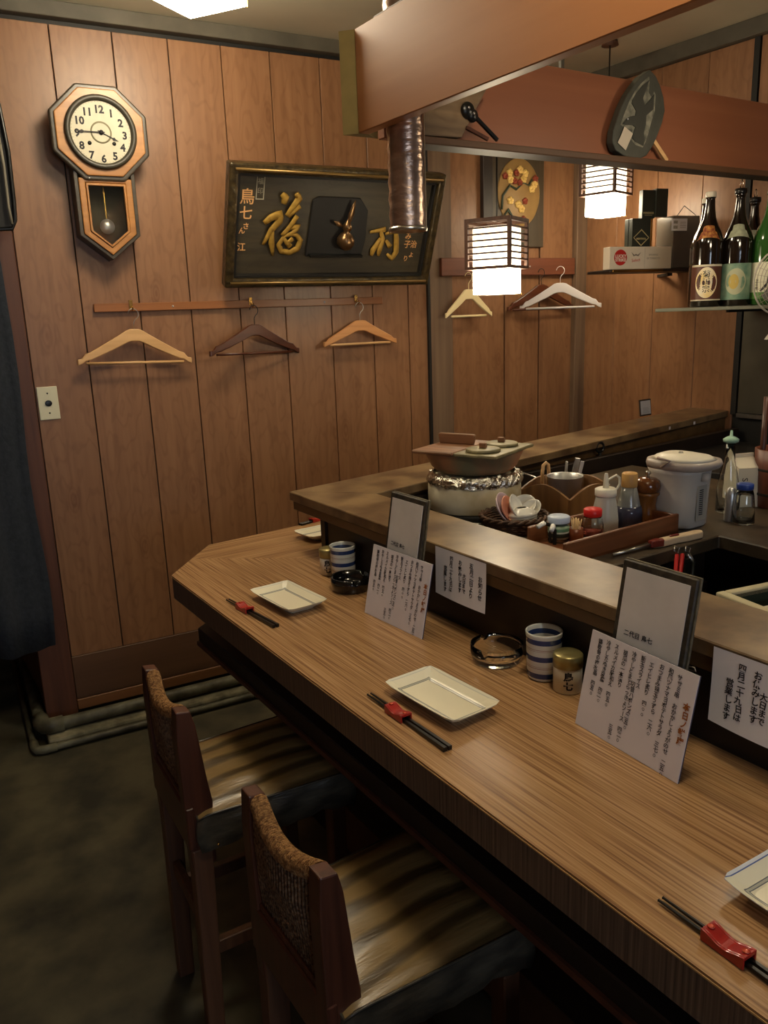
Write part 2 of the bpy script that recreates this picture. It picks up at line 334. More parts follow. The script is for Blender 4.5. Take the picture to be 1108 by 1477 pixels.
MB().bar((0,-1.6,HC-.0045), (0,pA.y-1,HC-.0045), .0022, .0022).bar((0,pA.y-1,HC-.0045), (pB.x-XE,pB.y-1,HC-.0045), .0022, .0022).build('edge_line', mat('pale_edge', rgb(206,164,108), .3), ct)
# shelf under the counter
sx = .70; tp = atx(285,905,sx)
under = [L(sx,-.6), L(XI+.02,-.6), L(XI+.02,yI+.05), L(XR-.05, fy(XR,yI)), L(XR-.05, fy(XR,far0-.08)), L(sx+.17,fy(sx+.17,far0-.08)), L(sx,tp.y)]
MB().prism(under, .655, .705).build('bag_shelf', M_DARK, ct, .003)
MB().bar((sx-XE-.002,-1.6,.66),(sx-XE-.002,tp.y-1,.66), .008, .012).build('shelf_edge_bar', M_POSTR, ct)  # red-brown bar paints the lit lower front edge of the shelf
# base wall of the counter
base = [L(1.0,-.6), L(1.06,-.6), L(1.06,yI+.12), L(XR-.05, fy(XR,yI+.12)), L(XR-.05, fy(XR,yI+.20)), L(1.0, yI+.2)]
MB().prism(base, 0, .655).build('base_panel', M_DARK, ct)
MB().box((1.0-XE-.004,-1.6,.02),(1.0-XE+.01,1.9-1,.16)).build('kick_board', M_SKIRT, ct)
# riser between counter and raised shelf
ris = [L(XI,-.6), L(XI+.03,-.6), L(XI+.03,yI-.03), L(XR-.02, fy(XR,yI-.06)), L(XR-.02, fy(XR,yI-.03)), L(XI,yI)]
MB().prism(ris, HC, 1.025).build('riser', M_DARK, ct)
# raised shelf
HS = 1.06
rs = thing('raised_shelf', 'worn dark brown raised shelf board running round the bar above the counter', 'shelf', (1.0,1,0))
o0 = atz(417,709,HS); XS = o0.x; yin = atz(540,712,HS).y; WS = .178
sk = math.tan(.105); SL = .035                       # far leg skew and its slight rise
xe = XR-.005
def shelf_part(pts, lift, name):
    n = len(pts); t = [(x-1.0, y-1, HS+l) for (x, y), l in zip(pts, lift)]; b = [(x-1.0, y-1, HS-.026+l) for (x, y), l in zip(pts, lift)]
    mb = MB(); mb.add(b+t, [tuple(range(n))[::-1], tuple(range(n,2*n))]+[(i,(i+1)%n,n+(i+1)%n,n+i) for i in range(n)]); return mb.build(name, [M_SHELF], rs, .002)
shelf_part([(XS,-.6),(XS+WS,-.6),(XS+WS,yin),(XS,o0.y)], [0]*4, 'shelf_board')
shelf_part([(XS+.0015,o0.y),(XS+WS+.0015,yin),(xe,yin+(xe-XS)*sk*1.02),(xe,o0.y+(xe-XS)*sk)], [0,0,SL,SL], 'shelf_board')
MB().box((XS-.998,-1.6,HS-.05),(XS+.012-1,o0.y-1-.02,HS-.026)).build('shelf_edge_bar', M_SHELFE, rs, .001)
for px, py in ((965,620),(1007,606)):
    p = aty(px, py, yin+.18); MB().box((-.006,-.002,-.006),(.006,0,.006)).build('tape', M_CARD, rs, loc=(p.x-1,yin+(p.x-XS)*sk*1.02-1.003,HS+.012), rot=(0,0,.1))

def inner(name, d0, d1, z0, zoff, m_):
    xa = XS+.02; P = [(xa,yin+d0+(xa-XS)*sk),(xe-.01,yin+d0+(xe-XS)*sk*1.02),(xe-.01,yin+d1+(xe-XS)*sk*1.02),(xa,yin+d1+(xa-XS)*sk)]; lf = [SL*(p[0]-XS)/(xe-XS) for p in P]
    vs = [(x-1,y-1,z0) for x, y in P]+[(x-1,y-1,HS-.0265+l+zoff) for (x, y), l in zip(P, lf)]
    MB().add(vs, [(3,2,1,0),(4,5,6,7),(0,1,5,4),(1,2,6,5),(2,3,7,6),(3,0,4,7)]).build(name, m_, rs)
inner('inner_riser', .022, .045, HC+.002, 0, M_DARK)
inner('inner_batten', .006, .0215, HS-.055, 0, M_SHELFE)

# ------------------------------------------------------------------ kitchen inside the bar
WT = .98
kw = tag(MB().prism([(1.06,1.19),(1.76,1.19),(1.72,.4),(2.35,.4),(2.35,yI+.06),(1.07,yI-.04)], WT-.035, WT).build('kitchen_worktop', mat('grimy_worktop', rgb(84,70,52), .45, noise=.5, nscale=10, col2=rgb(48,40,30)), None, .003), 'grimy dark kitchen worktop behind the raised shelf', 'worktop')
kc = thing('kitchen_cabinet', 'dark brown kitchen cabinet carrying the inner worktop', 'cabinet', (1.75,1.3,0))
MB().box((-.66,-.08,0),(.0,.6,WT-.036)).build('carcass', M_DARK, kc)
MB().box((.10,-.88,0),(.58,.66,WT-.036)).build('carcass', M_DARK, kc)
for i in range(3): MB().box((-.64+.215*i,-.096,.08),(-.64+.215*i+.205,-.081,.86)).build('door', M_DARK, kc, .002)
dark_box = thing('dark_filler', 'added black appliance standing in the dark corner of the kitchen', 'filler', (2.78,1.66,0))  # black box added to paint in the dark of this kitchen corner
MB().box((-.3,-.55,0),(.3,.36,.95)).build('body', M_DARKB, dark_box, .004); MB().box((-.32,-.57,.951),(.32,.38,.975)).build('top_plate', M_DARKB, dark_box, .003)
# sink board with pale ribs, lower right
sk_o = atz(1043,858,.93)
sb = thing('draining_sink', 'green sink basin with cream rim and white ribbed rack at the right edge', 'sink', (sk_o.x,sk_o.y,0), 0)
q2 = atz(1108,884,.93); dd = (q2-sk_o); ang = math.atan2(dd.y, dd.x); sb.rotation_euler = (0,0,ang)
M_SINK = mat('green_grey_basin', rgb(58,70,58), .35)
MB().box((0,0,.70),(.6,.35,.71)).box((0,0,.71),(.6,.012,.93)).box((0,.338,.71),(.6,.35,.93)).box((0,.012,.71),(.012,.338,.93)).box((.588,.012,.71),(.6,.338,.93)).build('basin', M_SINK, sb)
MB().box((-.01,-.012,.918),(.62,.012,.936)).box((-.01,.338,.918),(.62,.36,.936)).box((-.01,.012,.918),(.012,.338,.936)).build('rim', mat('cream_enamel', rgb(214,204,170), .3), sb, .004, 2)
for i in range(9): MB().box((.06+.018*i,.03,.905),(.07+.018*i,.30,.915)).build('rib', mat('white_plastic_rib', rgb(226,218,196), .5), sb, .002)
MB().box((.05,.05,.893),(.24,.06,.905)).box((.05,.26,.893),(.24,.27,.905)).box((.012,.15,.893),(.588,.16,.905)).build('rack_bar', M_STEEL, sb)
MB().box((.02,-.0,0),(.58,.35,.69)).build('sink_stand', M_DARK, sb)

# ------------------------------------------------------------------ dropped fascia above the bar
FZ0, FZ1 = 1.975, 2.20
fa = thing('hanging_fascia', 'orange brown plywood fascia hung above the bar front edge', 'fascia', (1.1,1.775,2.0))
MB().box((0,-2.4,FZ0-2),(.03,0,FZ1-2)).build('board', M_FASCIA, fa, .002)
e1 = atz(495,195,FZ0)
MB().prism([(.001,.001),(.03,.001),(.075,e1.y-1.775),(e1.x-1.1,e1.y-1.775)], FZ0-2, FZ1-2).build('end_piece', mat('olive_painted_end', rgb(132,112,62), .6, noise=.15), fa)
MB().box((.022,-2.35,FZ1-2),(.030,-.05,FZ1-1.985)).build('top_batten', M_SKIRT, fa)
for yy in (-.45,-1.5): MB().box((.012,yy,FZ1-2),(.02,yy+.012,CEIL-2)).build('hanger_strap', M_TRIM, fa)
fb = thing('hanging_fascia', 'reddish plywood fascia crossing behind the bird plaque with dark ledge', 'fascia', (1.185,1.79,2.0), -.012)
MB().box((0,0,FZ0-2),(XR-1.19,.03,FZ1-2)).build('board', M_FASCIAX, fb, .002)
MB().box((.045,-.042,FZ0-2.014),(XR-1.205,.03,FZ0-2.001)).build('ledge', M_DARK, fb, .002)
MB().box((.045,-.050,FZ0-2.016),(XR-1.205,-.043,FZ0-1.998)).build('ledge_lip', M_SKIRT, fb, .002)
for xx in (.6,1.8): MB().box((xx,.01,FZ1-2),(xx+.012,.02,CEIL-2)).build('hanger_strap', M_TRIM, fb)

# duct
du = thing('exhaust_duct', 'corrugated silver brown metal duct hanging from ceiling past the fascia corner', 'duct', (1.178,1.69,1.745))
prof = []; z = 0
top = CEIL-1.745-.002
n = 46
for i in range(n+1):
    zz = top*i/n; prof.append((.0425 if i % 2 else .0455, zz))
M_DUCT = mat('spiral_duct_metal', rgb(196,168,150), .3, metal=.9, noise=.35, nscale=14, bump=.5, stretch=(1,1,3))
MB().lathe(prof, 28, cap=False).build('duct_tube', M_DUCT, du, solid=.002)
MB().lathe([(.0462,.0),(.0475,.004),(.0462,.010)], 28, cap=False).build('end_band', M_STEEL, du, solid=.0015)
MB().box((-.004,-.0485,.0),(.004,-.0455,top)).build('seam', M_STEEL, du, rot=(0,0,-.3)) if False else MB().box((-.003,-.0485,.0),(.003,-.0455,top)).build('seam', M_STEEL, du, rot=(0,0,.55))

# ------------------------------------------------------------------ lanterns
M_LFR = wood('lantern_frame_wood', rgb(92,58,40), rgb(64,38,26), None, 'Z', 2, .5)
M_SHADE = mat('lit_paper_shade', (1.0,.84,.58,1), .6, emit=1)
def _shade():
    nt = M_SHADE.node_tree; b = nt.nodes['Principled BSDF']; tc = nt.nodes.new('ShaderNodeTexCoord'); sp = nt.nodes.new('ShaderNodeSeparateXYZ'); nt.links.new(tc.outputs['Object'], sp.inputs[0])
    # glow painted by height: strong in the lower paper, dim behind the slats
    mr = nt.nodes.new('ShaderNodeMapRange'); mr.inputs['From Min'].default_value = -.08; mr.inputs['From Max'].default_value = .14
    rp = nt.nodes.new('ShaderNodeValToRGB'); e = rp.color_ramp.elements; e[0].color = (1,1,1,1); e[1].color = (.06,.06,.06,1)
    for p_, v_ in ((.32,.9),(.45,.17)): q = e.new(p_); q.color = (v_,v_,v_,1)
    ml = nt.nodes.new('ShaderNodeMath'); ml.operation = 'MULTIPLY'; ml.inputs[1].default_value = 20
    nt.links.new(sp.outputs[2], mr.inputs['Value']); nt.links.new(mr.outputs[0], rp.inputs[0]); nt.links.new(rp.outputs[0], ml.inputs[0]); nt.links.new(ml.outputs[0], b.inputs['Emission Strength'])
_shade()
def make_lantern(label):
    t = thing('pendant_lantern', label, 'lantern', (0,0,0), 0, None)
    h = .0835; f = .012
    for sx_ in (-1,1):
        for sy_ in (-1,1): MB().box((sx_*h-f*(sx_>0),sy_*h-f*(sy_>0),0),(sx_*h+f*(sx_<0),sy_*h+f*(sy_<0),.165)).build('post', M_LFR, t, .001)
    for k in range(4):
        R = Matrix.Rotation(k*PI/2,4,'Z')
        MB().box((-h+f,-h,0),(h-f,-h+.008,.010),R).build('bottom_rail', M_LFR, t)
        MB().box((-h+f,-h,.152),(h-f,-h+.008,.165),R).build('top_rail', M_LFR, t)
        for j in range(6): MB().box((-h+f,-h+.001,.0290+.0205*j),(h-f,-h+.006,.0345+.0205*j),R).build('slat', M_LFR, t)
    MB().lathe([(.002,.163),(.002,.168)], 8).box((-.083,-.005,.156),(.083,.005,.164)).box((-.005,-.083,.156),(.005,.083,.164)).build('cross_bar', M_LFR, t)
    sh = MB(); a = .0635
    sh.box((-a,-a,-.082),(a,a,.14)); sh.build('paper_shade', M_SHADE, t, .004, 2)
    ring(MB(), [(-a-.001,-.086),(a+.001,-.086),(a+.001,-.079),(-a-.001,-.079)], [(-a-.0,-.085),(a,-.085),(a,-.08),(-a,-.08)], -a-.002, -a-.001).build('shade_rim', mat('brass_rim_yellow', rgb(220,180,90), .4), t)  # plain brass yellow, no emission
    return t
def cord(t, L_):
    MB().tube([(0,0,.16),(0,0,.16+L_)], .003, 8).build('cord', M_BLACKP, t)
    MB().lathe([(.035,.16+L_-.02),(.03,.16+L_-.002)], 20).build('ceiling_cap', M_LFR, t)
def dep(px, py, Z_): return O + ray(px, py)*Z_
def put_lantern(t, p, rot):
    t.location = p; t.rotation_euler = (0,0,rot); cord(t, CEIL-p.z-.161)
l1 = make_lantern('lit wooden slatted lantern hanging in front of the plum blossom picture')
l2 = dup(l1, label='lit wooden slatted lantern farther back beneath the bird plaque')
def ceiling_lamp(label, loc, rot):
    t = thing('ceiling_lamp', label, 'lamp', loc, rot); a = .098; zt = CEIL-loc[2]-.002
    MB().box((-a,-a,0),(a,a,zt-.014)).build('paper_shade', M_BIG, t, .004, 2)
    MB().box((-a-.012,-a-.012,zt-.013),(a+.012,a+.012,zt)).build('wooden_base', M_LFR, t, .002)
    for sx_ in (-1,1):
        for sy_ in (-1,1): MB().box((sx_*(a+.0015)-.0015,sy_*(a+.0015)-.0015,.0),(sx_*(a+.0015)+.0015,sy_*(a+.0015)+.0015,zt-.014)).build('brass_edge', M_BRASS, t)
    return t
M_BIG = mat('lit_ceiling_shade', (1.0,.86,.62,1), .6, emit=27)
ceiling_lamp('square lit ceiling lamp cut off by the top edge above the clock wall', tuple(dep(285,3,2.24)), .58)
ceiling_lamp('square lit ceiling lamp over the middle of the counter, behind the viewer', (.84,.62,2.47), .1)
l4 = dup(l1, label='lit wooden slatted lantern over the near kitchen, right of the picture frame')
p1 = dep(717,389,2.78); put_lantern(l1, p1, math.radians(26))
p2 = dep(874,283,3.45); put_lantern(l2, p2, math.radians(15))
put_lantern(l4, V(2.12,1.16,1.95), .3)

# ------------------------------------------------------------------ wall clock
cu_, cz_ = wuv(145,192,.10)
ck = thing('wall_clock', 'octagonal wooden pendulum wall clock with round white face', 'clock', wpt(cu_,cz_,0), WB)
def octo(r, sy=.97): return [(r*math.cos(PI/8+i*PI/4)*1.02, r*math.sin(PI/8+i*PI/4)*sy) for i in range(8)]
M_CKD = wood('clock_dark_moulding', rgb(70,62,50), rgb(46,40,32), None, 'X', 2, .35)
M_CKL = wood('clock_light_wood', rgb(178,124,66), rgb(148,98,50), None, 'X', 2, .35)
MB().slab(octo(.150),-.075,0).build('case', M_CKD, ck, .002)
MB().slab(octo(.172),-.10,-.0755).build('outer_moulding', M_CKD, ck, .006, 2)
MB().slab(octo(.156),-.108,-.1005).build('octagon_front', M_CKL, ck, .004, 2)
RX = Matrix.Rotation(PI/2,4,'X')
MB().lathe([(.100,.108),(.118,.109),(.120,.116),(.114,.122),(.104,.120),(.100,.112)], 48, RX, cap=False).build('bezel', mat('dark_bezel', rgb(58,54,44), .4), ck)
MB().lathe([(.1005,.1085),(.1005,.1105)], 48, RX, smooth=False).build('dial', mat('aged_dial', rgb(196,190,168), .5, noise=.08, nscale=30), ck)
nm = MB()
for i in range(1,13):
    a = PI/2-i*PI/6; write_row(nm, str(i), .079*math.cos(a), .079*math.sin(a)-.004, .034, -.1109, bold=.0014)
for i in range(60):
    a = i*PI/30; c, s_ = math.cos(a), math.sin(a); nm.box((.0955,-.1108,-.0004),(.0985,-.1106,.0004), Matrix.Rotation(-a,4,'Y'))
nm.build('numeral', M_INK, ck)
MB().lathe([(.030,.1107),(.0355,.1107),(.0355,.1112),(.030,.1112)], 40, RX, cap=False).build('dial_ring', mat('olive_ring', rgb(122,116,90), .5), ck)
for a, b in ((-.042,-.036),(.040,-.034)): MB().lathe([(.0065,.1106),(.0065,.1114)], 16, RX@Matrix.Translation((a,b,0)) if False else Matrix.Translation((a,0,b))@RX).build('winding_hole', M_BLACKP, ck)
def hand(name, ang, L_, w_, yy):
    c = Matrix.Rotation(-ang,4,'Y'); mb = MB().slab([(-.012,-w_/2),(L_*.65,-w_/2),(L_*.72,-w_*1.8),(L_*.82,-w_*.6),(L_,0),(L_*.82,w_*.6),(L_*.72,w_*1.8),(L_*.65,w_/2),(-.012,w_/2)],-yy-.0012,-yy,c); mb.lathe([(.0075,yy),(.0075,yy+.0015)],16,RX); mb.build(name, M_INK, ck)
hand('hour_hand', math.radians(-25), .062, .003, .1125); hand('minute_hand', math.radians(180), .088, .003, .1145)
# pendulum box
lo = [(-.104,-.10),(.104,-.10),(.104,-.335),(0,-.418),(-.104,-.335)]
def inset(k): return [(-.104+k,-.10),(.104-k,-.10),(.104-k,-.335+k*.35),(0,-.418+k*1.15),(-.104+k,-.335+k*.35)]
MB().slab([(x*.93,z) for x,z in lo],-.012,0).build('box_back', mat('pendulum_box_inside', rgb(86,76,58), .7), ck)
ring(MB(), lo, inset(.014), -.086, 0).build('box_frame', M_CKD, ck, .002)
ring(MB(), [(x,z-.045 if z>-.2 else z) for x,z in inset(.014)], [(x,z-.06 if z>-.2 else z) for x,z in inset(.036)], -.092, -.074).build('box_door', M_CKL, ck, .003, 2)
ring(MB(), [(x,z-.062 if z>-.2 else z) for x,z in inset(.037)], [(x,z-.07 if z>-.2 else z) for x,z in inset(.044)], -.096, -.076).build('door_bead', M_CKL, ck, .001)
MB().slab([(x,z-.066 if z>-.2 else z) for x,z in inset(.042)],-.082,-.080).build('door_glass', M_GLASS, ck)
pe = MB().box((-.002,-.04,-.30),(.002,-.036,-.14)).build('pendulum', M_BRASS, ck); MB().lathe([(.001,.035),(.026,.038),(.026,.042),(.001,.045)], 28, Matrix.Translation((0,0,-.30))@RX).build('bob', M_ALU, pe)
MB().lathe([(.003,0),(.003,.006)], 10, Matrix.Translation((-.055,-.1,-.148))@RX).build('latch', M_ALU, ck)

# ------------------------------------------------------------------ carved picture frame
fw_, fh_ = .915, .455
tilt = math.atan2(.17,.42)
cf = thing('carved_picture', 'large dark carved picture with gold characters and bronze gourd, tilted off the wall', 'picture', wpt(1.205,1.69,.055), (tilt,0,WB))
M_CFR = mat('ribbed_bronze_frame', rgb(84,70,44), .3, metal=.4, noise=.4, nscale=40, bump=.5, stretch=(1,1,1), col2=rgb(50,42,28))
M_CFB = wood('carved_dark_ground', rgb(70,62,44), rgb(50,44,33), None, 'X', 1.4, .5, knots=True, bump=.3)
M_GOLD = mat('aged_gold', rgb(178,140,58), .5, metal=.35, noise=.3, nscale=60, bump=.3)
a = fw_/2
for nme, o_, i_, y0, y1, mm in (('outer_frame',((-a,0),(a,0),(a,fh_),(-a,fh_)),((-a+.035,.035),(a-.035,.035),(a-.035,fh_-.035),(-a+.035,fh_-.035)),-.05,.0,M_CFR),
    ('inner_frame',((-a+.0355,.0355),(a-.0355,.0355),(a-.0355,fh_-.0355),(-a+.0355,fh_-.0355)),((-a+.046,.046),(a-.046,.046),(a-.046,fh_-.046),(-a+.046,fh_-.046)),-.036,.0,M_DARKB)):
    ring(MB(), o_, i_, y0, y1).build(nme, mm, cf, .008 if nme[0]=='o' else .001, 3)
for s_ in (-1,1): MB().tube([(-a+.02,-.054,fh_/2+s_*(fh_/2-.02)),(a-.02,-.054,fh_/2+s_*(fh_/2-.02))], .006, 8).build('gilt_bead', mat('dull_brass', rgb(130,104,60), .35, metal=.6), cf)
MB().box((-a+.045,-.016,.045),(a-.045,-.002,fh_-.045)).build('carved_ground', M_CFB, cf)
cfM = Matrix.Translation(cf.location) @ Euler((tilt,0,WB)).to_matrix().to_4x4(); cfI = cfM.inverted(); cfn = cfM.to_3x3() @ V(0,1,0)
def cfp(px, py): q = cfI @ atp(px, py, cfM @ V(0,-.02,0), cfn); return q.x, q.z
def brush(name, strokes, depth=.014):
    for st_ in strokes:
        P = []; R_ = []
        for (x, y, r) in st_: a_, b_ = cfp(330+x/3.82, 240+y/3.82); P.append((a_,0,b_)); R_.append(r/3.82*.0027)
        # smooth the brush path
        Q = [P[0]]; W_ = [R_[0]]
        for k in range(len(P)-1):
            for t_ in (.33,.67,1): Q.append(tuple(P[k][i]+(P[k+1][i]-P[k][i])*t_ for i in range(3))); W_.append(R_[k]+(R_[k+1]-R_[k])*t_)
        T = Matrix.Translation((0,-.026,0)) @ Matrix.Diagonal((1,.5,1,1)); MB().tube(Q, W_, 8, T).build(name, M_GOLD, cf)
brush('brush_stroke', [[(290,150,14),(310,170,22),(300,205,16)],[(192,310,14),(230,280,20),(280,262,24),(275,300,20),(230,350,16),(185,430,8)],[(236,350,12),(232,420,18),(240,490,8)],
    [(370,145,14),(385,175,20),(350,225,18),(315,270,12)],[(390,215,16),(360,240,16),(325,275,10)],[(375,270,14),(335,330,14),(290,380,12)],[(330,340,8),(380,330,18),(350,365,12),(300,385,10),(272,430,14),(285,465,16),(330,472,16),(375,450,18),(392,405,16),(370,375,12),(330,370,10)],[(300,395,10),(335,440,16)],[(350,395,14),(310,430,10)]])
brush('brush_stroke', [[(830,340,10),(845,400,16),(825,460,18),(820,490,8)],[(775,360,8),(860,345,16)],[(835,395,14),(790,460,18),(782,490,10)],[(860,370,8),(930,350,16)],[(915,330,12),(920,400,18),(918,470,18),(895,505,16),(868,480,8)],[(862,405,10),(885,440,16)]])
M_PINKG = mat('pale_gold_ink', rgb(224,170,110), .5)
g = MB()
for ch, x, y, sz in (('鳥',103,168,.060),('七',95,258,.052),('さ',95,330,.026),('ん',72,355,.026),('江',70,445,.034),('と',1003,345,.030),('み',990,385,.030),('子',985,430,.034),('徳',1043,342,.030),('治',1020,430,.032),('よ',1005,488,.024),('り',975,508,.026)):
    a_, b_ = cfp(330+x/3.82, 240+y/3.82); vs_, fs_ = glyphs(ch, sz, .0006); g.add([(a_+v.x, -.019, b_+v.y+sz*.45) for v in vs_], fs_)
tag(g.build('gilt_writing', M_PINKG, cf), kind='stuff')
a_, b_ = cfp(376,271); g = MB(); ring(g, [(a_-.016,b_-.042),(a_+.016,b_-.042),(a_+.016,b_+.042),(a_-.016,b_+.042)], [(a_-.013,b_-.039),(a_+.013,b_-.039),(a_+.013,b_+.039),(a_-.013,b_+.039)], -.019,-.016); write_col(g, '福印', a_, b_+.034, .024, .034, -.019); g.build('seal', mat('silver_seal', rgb(168,162,140), .5), cf)
MB().slab([(-.125,.115),(.125,.115),(.135,.19),(.13,.30),(.09,.345),(-.09,.345),(-.115,.33)],-.026,-.016).build('niche_panel', M_DARKB, cf, .004, 2)
MB().box((-.115,-.05,.118),(.12,-.027,.128)).build('niche_shelf', M_BLACKP, cf, .002)
M_GOURD = mat('bronze_gourd', rgb(120,92,62), .28, metal=.8)
gd = MB().lathe([(.001,-.036),(.024,-.028),(.035,-.008),(.035,.010),(.024,.027),(.012,.038),(.018,.050),(.019,.060),(.011,.073),(.004,.082),(.001,.09)], 24, Matrix.Translation((.03,-.055,.185))).build('gourd', M_GOURD, cf)
MB().lathe([(.001,0),(.009,.02),(.012,.045),(.008,.075),(.001,.1)], 12, Matrix.Translation((.035,-.05,.245))@Matrix.Rotation(.2,4,'Y'), sy=.4).lathe([(.001,0),(.008,.02),(.010,.03),(.001,.05)], 12, Matrix.Translation((.015,-.055,.24))@Matrix.Rotation(-1.1,4,'Y'), sy=.4).build('leaf', M_GOURD, gd)

# ------------------------------------------------------------------ hanger rails and coat hangers
def rail(u0, u1, z0, z1, lab, m_, y=-.018, hooks=()):
    t = thing('coat_rail', lab, 'rail', wpt((u0+u1)/2,(z0+z1)/2,.0), WB); h = (u1-u0)/2; k = (z1-z0)/2
    MB().box((-h,y,-k),(h,-.0005,k)).build('board', m_, t, .002)
    for hu, hz in hooks:
        hk = MB().box((-.007,-.004,-.004),(.007,0,.026)).tube([(0,-.003,.004),(0,-.010,-.006),(0,-.020,-.012),(0,-.030,-.008),(0,-.034,.002)], .0028, 8).build('hook', M_BRASS, t, .001, loc=(hu-(u0+u1)/2,y,0))
    for hu in (u0+.29, u1-.28): MB().lathe([(.001,.003),(.004,.0015),(.004,0)], 10, Matrix.Translation((hu-(u0+u1)/2,y,0))@RX).build('screw_head', M_ALU, t)
    return t
u0, zr = wuv(135,443,.01); u1, zr2 = wuv(551,432,.01)
hk_px = ((190,444),(363,437),(515,433))
HU = [wuv(px,py,.03)[0] for px,py in hk_px]
rail(u0, u1, 1.598, 1.628, 'long thin wooden coat rail with brass hooks under the carved picture', M_RAIL, hooks=[(h,0) for h in HU])
def make_hanger(label, m_, w_=.42, drop=.11, hook_r=.02, mbar=None, metal=None):
    """origin = the point where the hook hangs"""
    t = thing('coat_hanger', label, 'hanger', (0,0,0), WB); hs = w_/2
    up = []; lo_ = []
    n_ = 14
    for i in range(n_+1):
        x = hs*i/n_; q = max(0,(x-.020)/(hs-.020)); zt = -.072 - drop*(q**.93) + (.004 if .84 < q < .9 else 0) ; up.append((x, zt-(.006 if .86<q<.93 else 0)))
        lo_.append((x, zt-.046+.024*q))
    out = [(-x,z) for x,z in up[::-1]]+up[1:]+[(x,z) for x,z in lo_[::-1]]+[(-x,z) for x,z in lo_[1:]]
    out = [(x, z if abs(x) > .028 else (min(z,-.074) if z > -.10 else z)) for x,z in out]
    MB().slab(out,-.007,.007).build('shoulder', m_, t, .003, 2)
    zb = lo_[-1][1]+.006
    MB().tube([(-hs+.03,0,zb+.001),(hs-.03,0,zb+.001)], .0052, 10).build('trouser_bar', mbar or m_, t)
    pts = [(0,0,-.078),(0,0,-.052)]+[(hook_r*.95*math.cos(a)*1., 0, -hook_r+.0+hook_r*math.sin(a)*1.) for a in [(-70+i*22)*PI/180 for i in range(12)]]
    pts = [(0,0,-.078),(0,0,-.05)]+pts[2:]
    MB().tube(pts, .0016, 8).build('hook', metal or M_STEEL, t)
    return t
def hang(t, u, z, off, tw=0., roll=0.): t.location = wpt(u,z,off); t.rotation_euler = (0,roll,WB+tw)
h1 = make_hanger('pale beech coat hanger, leftmost on the wall below the clock', M_BEIGE); hang(h1, HU[0], 1.607, .045, 0, .035)
h2 = make_hanger('dark brown wooden coat hanger in the middle of the long rail', M_HDARK, .42, .10, metal=M_DARKB); hang(h2, HU[1], 1.607, .05, .22, .02)
h3 = make_hanger('small light wood coat hanger at the right end of the long rail', wood('tan_hanger', rgb(206,148,92), rgb(182,124,72), None, 'X', 1.5, .4), .35, .085, mbar=M_BEIGE); hang(h3, HU[2]+.002, 1.607, .045, .0, 0)
v0, _ = wuv(637,383,.03); v1, _ = wuv(838,383,.03)
rail(v0, 2.56, 1.712, 1.79, 'thick reddish brown coat rail behind the hanging lantern', wood('red_rail', rgb(116,66,44), rgb(92,50,34), None, 'X', 1.5, .45), -.03)
hu, hz = wuv(675,400,.05)
h4 = make_hanger('cream plastic coat hanger half hidden behind the front lantern', mat('cream_plastic', rgb(226,208,160), .4), .255, .105, metal=mat('cream_plastic', rgb(226,208,160))); hang(h4, hu, 1.725, .055, 0, 0)
hu, hz = wuv(783,400,.05)
h5 = make_hanger('dark wooden coat hanger right of the front lantern', M_HDARK, .40, .10, metal=M_DARKB); hang(h5, hu+.0, 1.74, .04, .0, 0)
h6 = make_hanger('pale grey plastic coat hanger sharing a hook with the dark one at right', mat('pale_grey_plastic', rgb(196,190,190), .4), .38, .10, metal=mat('pale_grey_plastic', rgb(196,190,190))); hang(h6, hu+.01, 1.742, .165, -.85, 0)

# plum blossom picture
a0, b0 = wuv(712,212,.03); a1, b1 = wuv(786,350,.03)
pc = thing('plum_blossom_picture', 'dark panel with a round beige plum blossom relief, behind the front lantern', 'picture', wpt((a0+a1)/2,(b0+b1)/2,0), WB)
hw, hh = (a1-a0)/2, (b0-b1)/2+.02
MB().box((-hw,-.02,-hh),(hw,-.0005,hh)).build('panel_ground', wood('dark_ground',rgb(74,62,44),rgb(56,46,32),None,'Z',1,.5), pc, .002)
MB().box((-hw-.055,-.028,-hh),(-hw-.002,-.0005,hh)).build('dark_side_strip', M_DARK, pc, .002)
MB().lathe([(.001,.026),(.118,.0255),(.121,.0235),(.121,.020)], 48, Matrix.Translation((0,0,.015))@RX, sy=1.25).build('round_ground', mat('beige_round', rgb(150,118,70), .5, noise=.15), pc)
rf = random.Random(5); BM = MB(); YM = MB(); RM = MB()
BM.tube([(-.10,-.03,-.10),(-.07,-.032,-.06),(-.02,-.03,-.12)], .007, 6).tube([(-.105,-.03,-.06),(-.10,-.032,.0),(-.06,-.032,.045),(-.02,-.03,.03)], .006, 6).tube([(-.02,-.03,.03),(.02,-.03,.06),(.05,-.03,.05),(.07,-.03,.075)], .004, 6).build('branch', mat('dark_green_branch', rgb(52,62,46), .5), pc)
def flower(mb, x, z, r):
    for i in range(5): aa = i*2*PI/5+.3; mb.lathe([(.001,.036),(r*.5,.034),(r*.52,.027)], 10, Matrix.Translation((x+math.cos(aa)*r*.62,0,z+math.sin(aa)*r*.62))@RX)
for x, z in ((-.06,.10),(-.055,.072),(.0,.115),(.03,.10),(.02,.075),(.085,.055),(.07,.035),(-.055,-.02),(-.01,-.035),(.01,-.055)): flower(YM, x, z, .016)
for x, z in ((-.085,.085),(-.02,.10),(.0,.06),(.09,.08),(.03,-.02),(.02,-.10),(-.03,.065)): flower(RM, x, z, .014)
YM.build('cream_blossom', mat('cream_blossom', rgb(222,186,110), .5), pc); RM.build('red_blossom', mat('red_blossom', rgb(134,56,34), .5), pc)

